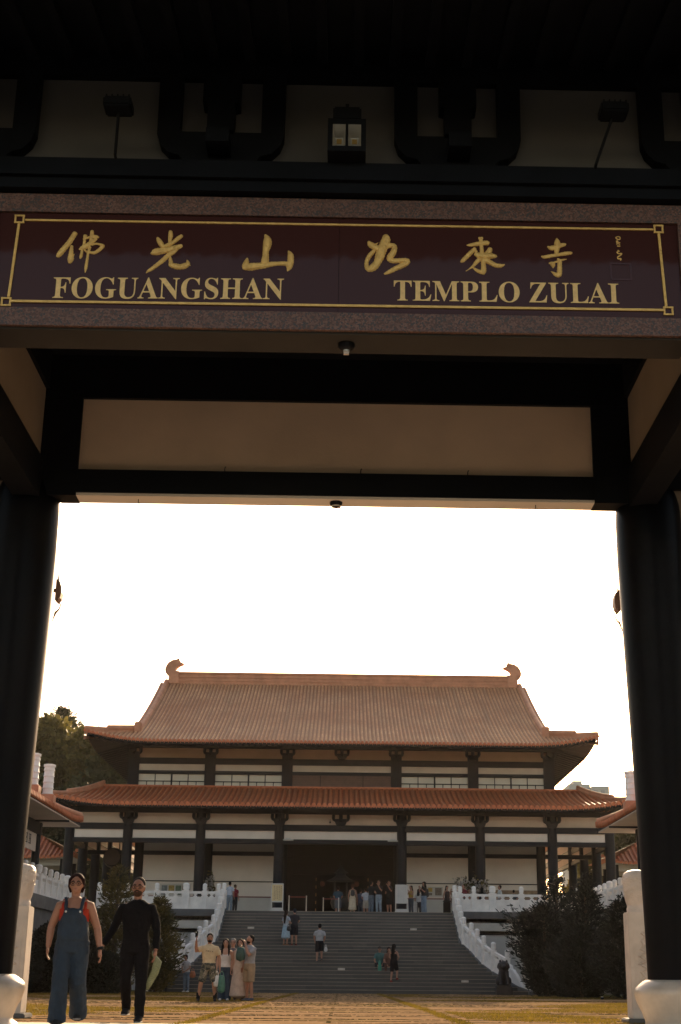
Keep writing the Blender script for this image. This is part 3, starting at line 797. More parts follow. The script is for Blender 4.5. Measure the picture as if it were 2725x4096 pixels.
# ---- pale tower far behind on the right
tb = thing("apartment_block", "pale grey high block far behind the right end of the hall roof", "building", (46.6, 268, 0))
b = MB(); b.box(42.2, 46.2, 264, 276, 0, 35.9).box(46.2, 49.4, 262, 274, 0, 35.3).box(43.5, 45.2, 267, 271, 35.9, 36.9)
build("wall", b, 'far_conc', tb, smooth=0)
w = MB()
for k in range(9):
    for q in range(5): w.box(42.6+q*1.3, 43.3+q*1.3, (263.9 if q < 3 else 261.9), (263.95 if q < 3 else 261.95), 33.4-k*2.8, 34.5-k*2.8)
build("window_strip", w, mat("far_glass",(0.25,0.26,0.27),0.4), tb, smooth=0)
# ================================================================== TEMPLE GATE (framing the view)
MT['plaster_soffit'] = mat("soffit_shaded_plaster", (0.055, 0.048, 0.042), 0.9, 0.15, 0.8, 0.15, 50, spec=0.2)  # plaster darkened to carry the shade under the front lintel
gate = thing("temple_gate", "dark timber temple gate with round columns framing the view of the hall", "gate", (0, 16, 0))
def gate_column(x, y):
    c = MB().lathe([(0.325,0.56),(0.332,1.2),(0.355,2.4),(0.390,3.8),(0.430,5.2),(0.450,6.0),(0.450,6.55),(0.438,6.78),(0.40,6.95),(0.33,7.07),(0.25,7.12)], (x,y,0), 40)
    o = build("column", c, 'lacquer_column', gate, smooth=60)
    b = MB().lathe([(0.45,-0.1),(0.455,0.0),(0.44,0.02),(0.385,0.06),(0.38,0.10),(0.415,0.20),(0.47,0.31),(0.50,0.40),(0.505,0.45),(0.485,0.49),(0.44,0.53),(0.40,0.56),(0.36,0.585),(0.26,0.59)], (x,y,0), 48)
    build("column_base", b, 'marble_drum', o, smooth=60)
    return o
for x in (-4.23, 4.315):
    for y in (18.3, 14.3): cc = gate_column(x, y)
# rear frame
B = lambda *a: MB().box(*a)
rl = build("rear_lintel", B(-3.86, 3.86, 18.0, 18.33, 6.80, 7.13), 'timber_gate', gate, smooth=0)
build("lintel_soffit", B(-3.70, 3.70, 18.02, 18.34, 6.76, 6.798), 'whitewash', rl, smooth=0)  # paler coat stands for the light that reaches this soffit
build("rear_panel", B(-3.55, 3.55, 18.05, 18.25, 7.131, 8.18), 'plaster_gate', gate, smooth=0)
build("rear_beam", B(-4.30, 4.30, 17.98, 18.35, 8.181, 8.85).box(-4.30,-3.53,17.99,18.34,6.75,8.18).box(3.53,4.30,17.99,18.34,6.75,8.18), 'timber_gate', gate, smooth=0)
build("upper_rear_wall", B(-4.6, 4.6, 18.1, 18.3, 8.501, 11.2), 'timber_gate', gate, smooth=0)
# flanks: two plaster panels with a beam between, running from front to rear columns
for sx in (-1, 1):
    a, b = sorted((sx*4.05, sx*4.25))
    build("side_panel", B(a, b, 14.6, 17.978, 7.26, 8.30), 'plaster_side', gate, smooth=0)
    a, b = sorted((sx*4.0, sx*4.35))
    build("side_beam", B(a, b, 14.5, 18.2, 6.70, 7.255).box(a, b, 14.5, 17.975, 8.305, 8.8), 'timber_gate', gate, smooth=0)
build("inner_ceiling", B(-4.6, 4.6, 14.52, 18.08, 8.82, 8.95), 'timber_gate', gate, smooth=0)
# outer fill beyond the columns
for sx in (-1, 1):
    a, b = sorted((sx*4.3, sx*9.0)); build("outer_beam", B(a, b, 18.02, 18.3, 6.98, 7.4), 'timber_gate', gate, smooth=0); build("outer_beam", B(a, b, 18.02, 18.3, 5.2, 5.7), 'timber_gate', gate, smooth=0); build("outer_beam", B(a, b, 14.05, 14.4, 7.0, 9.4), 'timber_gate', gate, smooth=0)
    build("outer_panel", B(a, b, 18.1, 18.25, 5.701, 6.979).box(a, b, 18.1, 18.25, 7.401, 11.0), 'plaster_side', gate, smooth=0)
    for y in (18.3, 14.3):
        x = sx*8.6
        build("outer_column", MB().lathe([(0.5,0),(0.55,0.4),(0.42,0.58),(0.38,0.6),(0.42,5.5),(0.3,6.7)], (x,y,0), 24), 'timber_gate', gate, smooth=50)
# front frame above and below the name board
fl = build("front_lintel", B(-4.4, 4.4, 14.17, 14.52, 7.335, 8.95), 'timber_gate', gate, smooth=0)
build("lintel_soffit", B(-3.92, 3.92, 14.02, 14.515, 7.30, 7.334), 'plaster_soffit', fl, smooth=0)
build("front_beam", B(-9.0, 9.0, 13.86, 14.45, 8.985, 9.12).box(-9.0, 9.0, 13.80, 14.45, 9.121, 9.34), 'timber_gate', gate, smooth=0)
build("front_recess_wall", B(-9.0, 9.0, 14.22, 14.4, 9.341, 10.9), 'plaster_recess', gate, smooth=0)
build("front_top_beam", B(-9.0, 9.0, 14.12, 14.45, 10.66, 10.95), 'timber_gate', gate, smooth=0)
GB = [(-.40,.00),(.40,.00),(.47,.10),(.60,.14),(.69,.24),(.735,.38),(.74,1.2),(.47,1.2),(.47,.42),(-.47,.42),(-.47,1.2),(-.74,1.2),(-.735,.38),(-.69,.24),(-.60,.14),(-.47,.10)]
for x in (-4.26, -1.38, 1.38, 4.27):
    b = MB(); b.box(x-0.36, x+0.36, 14.04, 14.215, 9.34, 9.468)
    b.prism([(x+a, 9.47+h*0.98) for a, h in GB], 14.06, 14.215, 'y')
    b.prism([(x+a, 9.86+h*0.95) for a, h in ((-.155,0),(.155,0),(.155,.38),(.215,.40),(.215,.82),(-.215,.82),(-.215,.40),(-.155,.38))], 13.98, 14.21, 'y')
    b.box(x-0.13, x+0.13, 13.72, 14.1, 9.54, 9.72)
    build("bracket", b, 'timber_gate', gate, smooth=0)
# roof: sloping soffit, rafters, eave tiles; and a plain tiled body above
m = MB()
def gz(y):                                        # underside of the gate roof
    return 10.78 - 0.155*(14.0-y) if y < 14 else (10.78 if y < 18.3 else 10.78 - 0.155*(y-18.3))
ys = [10.3, 12, 14, 16.2, 18.3, 20, 22.0]
v = []
for y in ys: v += [(-11, y, gz(y)+0.12), (11, y, gz(y)+0.12)]
m.add(v, [(2*i, 2*i+1, 2*i+3, 2*i+2) for i in range(len(ys)-1)])
rf = None
r = m
for x in frange(-10.8, 10.8, 0.42):
    r.slant((x, 10.35, gz(10.35)), (x, 14.0, gz(14.0)), 0, 0.115, 0.12); r.slant((x, 18.3, gz(18.3)), (x, 21.95, gz(21.95)), 0, 0.115, 0.12)
build("roof_soffit", r, 'timber_gate', gate, smooth=0)
pg = lambda d: 0.55*d + 0.03*d*d
t = tile_slope(frange(-11, 11, 0.33), lambda d: gz(10.3)+0.22+pg(d), lambda x: 5.9, lambda x,d: 0.0, 0.10, lambda x,d,z:(x,10.25+d,z), 8, gate, 'tile_low', pname="roof")
m = MB(); v = []
for k in range(9): d = 5.9*k/8; v += [(-11, 22.05-d, gz(22.0)+0.2+pg(d)), (11, 22.05-d, gz(22.0)+0.2+pg(d))]
m.add(v, [(2*k,2*k+1,2*k+3,2*k+2) for k in range(8)])
build("rear_slope", m, 'tile_low', t, smooth=40)
build("ridge", B(-11, 11, 15.9, 16.4, gz(10.3)+0.2+pg(5.9)-0.2, gz(10.3)+0.2+pg(5.9)+0.6), 'ridge', t, smooth=0)
# small iron hooks left on the rear lintel
for x_, y_, z_ in ((-1.53,18.04,7.14),(0.33,18.04,7.14),(1.80,18.04,7.14)):
    build("hook", MB().tube([(x_,y_,z_-0.02),(x_,y_-0.02,z_+0.03),(x_+0.006,y_-0.03,z_+0.055),(x_+0.015,y_-0.02,z_+0.06)], 0.006, 6), 'black', rl)
for x_, z_ in ((-2.7,6.76),(2.74,6.76)):
    build("hook", MB().tube([(x_,18.15,z_+0.01),(x_,18.15,z_-0.05),(x_+0.012,18.15,z_-0.07),(x_+0.02,18.15,z_-0.055)], 0.005, 6), 'black', rl)
# gate floor
fm = MB(); fm.box(-9.5, 9.5, 13.2, 18.9, -0.35, 0.012)
tag(build("gate_floor", fm, 'gate_paving', smooth=0), "stone floor under the temple gate", "floor", kind="structure")

# ================================================================== NAME BOARD
board = thing("name_board", "long maroon granite name board with gold brush characters and Latin letters over the gate", "sign", (0, 14, 8.1))
fr = MB()
fr.box(-4.3, 4.3, 13.965, 14.168, 8.735, 8.965).box(-4.3, 4.3, 13.965, 14.168, 7.325, 7.54)
fr.box(-4.3, -3.82, 13.965, 14.168, 7.541, 8.734).box(3.86, 4.3, 13.965, 14.168, 7.541, 8.734)
build("granite_frame", fr, 'granite', board, smooth=0)
build("panel", MB().box(-3.819, 0.02, 14.0, 14.165, 7.541, 8.734).box(0.024, 3.859, 14.0, 14.165, 7.541, 8.734), 'polished', board, smooth=0)
YF = 14.0
bo = MB()
def strip(p, q, w, mb=bo, t=0.018):
    p = Vector((p[0],0,p[1])); q = Vector((q[0],0,q[1])); d = (q-p).normalized(); n = Vector((-d.z,0,d.x))*w/2
    c = [p+n, q+n, q-n, p-n]
    mb.prism([(a.x, a.z) for a in c][::-1], YF-t, YF+0.005, 'y')
strip((-3.52,8.637),(3.585,8.662),0.022); strip((-3.585,7.622),(3.645,7.650),0.027)
strip((-3.583,8.592),(-3.617,7.672),0.028); strip((3.643,8.615),(3.675,7.695),0.028)
for cx, cz in ((-3.583,8.648),(3.645,8.672),(-3.640,7.613),(3.698,7.641)):
    s_ = 0.045
    for a, b in (((-s_,s_),(s_,s_)),((-s_,-s_),(s_,-s_)),((-s_,-s_),(-s_,s_)),((s_,-s_),(s_,s_))):
        ex = 0.0 if a[0] == b[0] else 0.012
        strip((cx+a[0]-ex, cz+a[1]*0.95), (cx+b[0]+ex, cz+b[1]*0.95), 0.019, t=0.0175 if ex else 0.017)
build("gold_border", bo, 'gold', board, smooth=0)
STROKES = {"fo":[[[-2.948,8.486,0.027],[-2.971,8.437,0.026],[-3.008,8.363,0.028],[-3.056,8.29,0.029],[-3.098,8.223,0.029],[-3.122,8.186,0.017]],[[-2.973,8.322,0.015],[-2.974,8.261,0.021],[-2.974,8.201,0.027],[-2.973,8.153,0.031],[-2.981,8.111,0.016]],[[-2.955,8.196,0.016],[-2.936,8.222,0.003]],[[-2.76,8.517,0.017],[-2.759,8.471,0.02],[-2.762,8.423,0.018],[-2.763,8.374,0.018]],[[-2.852,8.412,0.009],[-2.805,8.428,0.012],[-2.758,8.444,0.019],[-2.71,8.445,0.019],[-2.68,8.438,0.01]],[[-2.831,8.458,0.02],[-2.836,8.415,0.015],[-2.836,8.379,0.015],[-2.841,8.336,0.013]],[[-2.708,8.421,0.016],[-2.738,8.387,0.018],[-2.768,8.368,0.021],[-2.808,8.325,0.028],[-2.854,8.303,0.022],[-2.885,8.281,0.009]],[[-2.751,8.344,0.013],[-2.704,8.357,0.012],[-2.66,8.349,0.013],[-2.63,8.335,0.019],[-2.634,8.317,0.019],[-2.671,8.274,0.019],[-2.711,8.244,0.018],[-2.754,8.245,0.015],[-2.786,8.25,0.012]],[[-2.828,8.278,0.01],[-2.797,8.25,0.011]],[[-2.77,8.314,0.015],[-2.78,8.265,0.014],[-2.785,8.235,0.013],[-2.788,8.169,0.014],[-2.793,8.103,0.015],[-2.796,8.049,0.015],[-2.8,7.993,0.003]],[[-2.855,8.276,0.012],[-2.857,8.228,0.014],[-2.862,8.192,0.016],[-2.868,8.166,0.006]]],"guang":[[[-1.882,8.532,0.018],[-1.877,8.484,0.024],[-1.88,8.435,0.02],[-1.885,8.389,0.013]],[[-2.022,8.447,0.013],[-2.001,8.408,0.024],[-1.972,8.36,0.026],[-1.952,8.331,0.019]],[[-1.751,8.477,0.019],[-1.782,8.452,0.022],[-1.822,8.412,0.021],[-1.863,8.378,0.022],[-1.915,8.349,0.022],[-1.952,8.337,0.016]],[[-1.747,8.353,0.019],[-1.786,8.334,0.027],[-1.838,8.315,0.032],[-1.902,8.295,0.033],[-1.965,8.282,0.036],[-2.028,8.269,0.039],[-2.067,8.253,0.024],[-2.085,8.251,0.01]],[[-1.795,8.31,0.016],[-1.836,8.267,0.022],[-1.887,8.23,0.024],[-1.943,8.168,0.024],[-1.998,8.113,0.022],[-2.059,8.058,0.02],[-2.099,8.028,0.015],[-2.124,8.0,0.004]],[[-1.865,8.215,0.007],[-1.862,8.176,0.017],[-1.856,8.14,0.021],[-1.849,8.11,0.026],[-1.794,8.091,0.032],[-1.741,8.086,0.031],[-1.694,8.102,0.032],[-1.666,8.126,0.024],[-1.675,8.171,0.007]],[[-1.663,8.114,0.021],[-1.634,8.104,0.003]]],"shan":[[[-0.815,8.509,0.01],[-0.791,8.464,0.033],[-0.785,8.409,0.043],[-0.791,8.361,0.039],[-0.8,8.306,0.031],[-0.801,8.246,0.031],[-0.804,8.185,0.038],[-0.808,8.143,0.037]],[[-1.006,8.208,0.01],[-1.013,8.157,0.028],[-1.02,8.109,0.035],[-1.025,8.073,0.024]],[[-1.031,8.088,0.026],[-0.962,8.101,0.042],[-0.898,8.112,0.037],[-0.818,8.122,0.033],[-0.739,8.139,0.028],[-0.659,8.149,0.022],[-0.595,8.151,0.024],[-0.547,8.143,0.027]],[[-0.547,8.311,0.008],[-0.524,8.263,0.028],[-0.519,8.203,0.032],[-0.525,8.143,0.033],[-0.535,8.095,0.026],[-0.552,8.056,0.004]]],"ru":[[[0.547,8.519,0.033],[0.547,8.467,0.046],[0.526,8.406,0.048],[0.5,8.333,0.048],[0.479,8.26,0.046],[0.453,8.187,0.038],[0.416,8.132,0.04],[0.368,8.101,0.033],[0.338,8.125,0.024],[0.332,8.185,0.02],[0.353,8.245,0.023],[0.385,8.294,0.023],[0.414,8.331,0.019]],[[0.354,8.445,0.015],[0.378,8.409,0.032],[0.43,8.374,0.033],[0.478,8.35,0.032]],[[0.432,8.413,0.012],[0.46,8.435,0.003]],[[0.543,8.388,0.027],[0.586,8.401,0.027],[0.629,8.402,0.026],[0.645,8.375,0.027],[0.629,8.311,0.031],[0.597,8.262,0.032],[0.592,8.226,0.027],[0.629,8.21,0.027],[0.699,8.213,0.028],[0.769,8.219,0.026],[0.8,8.212,0.024]],[[0.8,8.209,0.024],[0.777,8.179,0.026],[0.726,8.15,0.029],[0.657,8.113,0.026],[0.587,8.07,0.022],[0.534,8.042,0.011]]],"lai":[[[1.622,8.503,0.018],[1.624,8.439,0.019],[1.629,8.379,0.019],[1.631,8.324,0.022]],[[1.599,8.516,0.014],[1.639,8.519,0.014]],[[1.462,8.424,0.006],[1.503,8.428,0.017],[1.568,8.441,0.023],[1.627,8.452,0.024],[1.681,8.459,0.027],[1.704,8.45,0.023]],[[1.553,8.383,0.019],[1.507,8.334,0.023],[1.458,8.278,0.023],[1.414,8.229,0.02],[1.392,8.211,0.01]],[[1.569,8.353,0.013],[1.561,8.329,0.013]],[[1.724,8.386,0.023],[1.712,8.35,0.027],[1.674,8.313,0.024]],[[1.552,8.311,0.016],[1.593,8.299,0.032],[1.657,8.288,0.035],[1.727,8.293,0.032],[1.781,8.291,0.02],[1.797,8.288,0.008]],[[1.603,8.251,0.024],[1.564,8.208,0.02],[1.531,8.165,0.014],[1.482,8.122,0.006],[1.447,8.098,0.003]],[[1.646,8.252,0.03],[1.645,8.204,0.024],[1.647,8.144,0.025],[1.643,8.096,0.028],[1.642,8.063,0.015]],[[1.643,8.084,0.025],[1.589,8.098,0.02],[1.547,8.127,0.013],[1.52,8.153,0.006]],[[1.672,8.241,0.03],[1.731,8.206,0.026],[1.784,8.177,0.024],[1.838,8.172,0.022],[1.882,8.188,0.008]]],"si":[[[2.482,8.532,0.007],[2.486,8.492,0.027],[2.485,8.45,0.03],[2.481,8.401,0.027],[2.471,8.352,0.021],[2.465,8.334,0.016]],[[2.376,8.426,0.009],[2.413,8.409,0.026],[2.468,8.419,0.027],[2.523,8.444,0.024],[2.566,8.456,0.018],[2.583,8.463,0.008]],[[2.302,8.3,0.008],[2.339,8.292,0.019],[2.41,8.309,0.019],[2.486,8.322,0.017],[2.562,8.339,0.021],[2.627,8.349,0.019],[2.648,8.353,0.01]],[[2.385,8.214,0.008],[2.418,8.212,0.022],[2.428,8.188,0.023],[2.428,8.157,0.006]],[[2.44,8.225,0.01],[2.491,8.244,0.01]],[[2.484,8.271,0.011],[2.516,8.256,0.012],[2.549,8.263,0.01],[2.584,8.27,0.004]],[[2.507,8.238,0.022],[2.503,8.178,0.023],[2.499,8.111,0.026],[2.488,8.069,0.026],[2.456,8.075,0.022],[2.425,8.098,0.011],[2.404,8.11,0.003]]],"sig":[[[3.179,8.571,0.005],[3.202,8.562,0.005],[3.198,8.535,0.006],[3.168,8.538,0.006],[3.155,8.557,0.006],[3.179,8.571,0.005]],[[3.155,8.508,0.005],[3.173,8.515,0.007],[3.16,8.491,0.005],[3.178,8.498,0.006],[3.198,8.489,0.006]],[[3.159,8.472,0.006],[3.177,8.479,0.006],[3.195,8.469,0.006]],[[3.167,8.449,0.007],[3.197,8.449,0.007]],[[3.17,8.393,0.008],[3.182,8.383,0.007],[3.158,8.369,0.006],[3.177,8.353,0.007],[3.21,8.354,0.008],[3.194,8.331,0.007],[3.166,8.311,0.007],[3.168,8.288,0.007],[3.198,8.288,0.008],[3.194,8.265,0.005]]]}
def brush(strokes, name, m, depth=0.03):
    mb = MB(); C = 6
    for si, st_ in enumerate(strokes):
        # resample with a Catmull-Rom curve
        P = [Vector(p) for p in st_]; Q = []
        for i in range(len(P)-1):
            p0, p1, p2, p3 = P[max(i-1,0)], P[i], P[i+1], P[min(i+2,len(P)-1)]
            for k in range(6):
                t = k/6
                Q.append(0.5*((2*p1)+(p2-p0)*t+(2*p0-5*p1+4*p2-p3)*t*t+(3*p1-p0-3*p2+p3)*t*t*t))
        Q.append(P[-1])
        rows = []
        # rounded ends
        d0 = (Q[0]-Q[1]); d1 = (Q[-1]-Q[-2])
        def ext(q, d, f, wf):
            d2 = Vector((d.x, d.y, 0)); d2 = d2.normalized() if d2.length > 1e-6 else d2
            return Vector((q.x+d2.x*q.z*f, q.y+d2.y*q.z*f, max(0.003, q.z*wf)))
        L = [ext(Q[0], d0, 0.55, 0.55)] + [ext(Q[0], d0, 0.3, 0.85)] + Q + [ext(Q[-1], d1, 0.3, 0.85), ext(Q[-1], d1, 0.55, 0.55)]
        o = len(mb.v)
        for i, q in enumerate(L):
            a, b = L[max(i-1,0)], L[min(i+1,len(L)-1)]
            t = Vector((b.x-a.x, b.y-a.y)); t = t.normalized() if t.length > 1e-9 else Vector((1,0))
            n = Vector((-t.y, t.x)); w = 1.16*max(0.004, q.z)*(1+0.06*math.sin(i*2.1+si))
            for c in range(C+1):
                u = -1+2*c/C; h = (1-abs(u)**3)**0.5 if abs(u) < 1 else 0
                mb.v.append((q.x+n.x*w*u, YF-0.002-depth*h*min(1, w/0.05), q.y+n.y*w*u))
        for i in range(len(L)-1):
            for c in range(C): mb.f.append((o+i*(C+1)+c, o+i*(C+1)+c+1, o+(i+1)*(C+1)+c+1, o+(i+1)*(C+1)+c))
        e = (len(L)-1)*(C+1)
        mb.f.append(tuple(o+c for c in range(C,-1,-1))); mb.f.append(tuple(o+e+c for c in range(C+1)))
    return build(name, mb, m, board, smooth=70)
for k in ("fo","guang","shan","ru","lai","si"): brush(STROKES[k], "brush_character", 'gold')
brush(STROKES["sig"], "signature", 'gold', 0.02)
sl = MB()
for a, b in (((3.08,8.225),(3.31,8.225)),((3.085,8.025),(3.31,8.025)),((3.08,8.03),(3.08,8.225)),((3.305,8.03),(3.305,8.225))):
    strip(a, b, 0.02, sl, 0.006 if a[1] == b[1] else 0.005)
build("seal", sl, mat("dull_red", (0.055,0.008,0.010), 0.4), board, smooth=0)
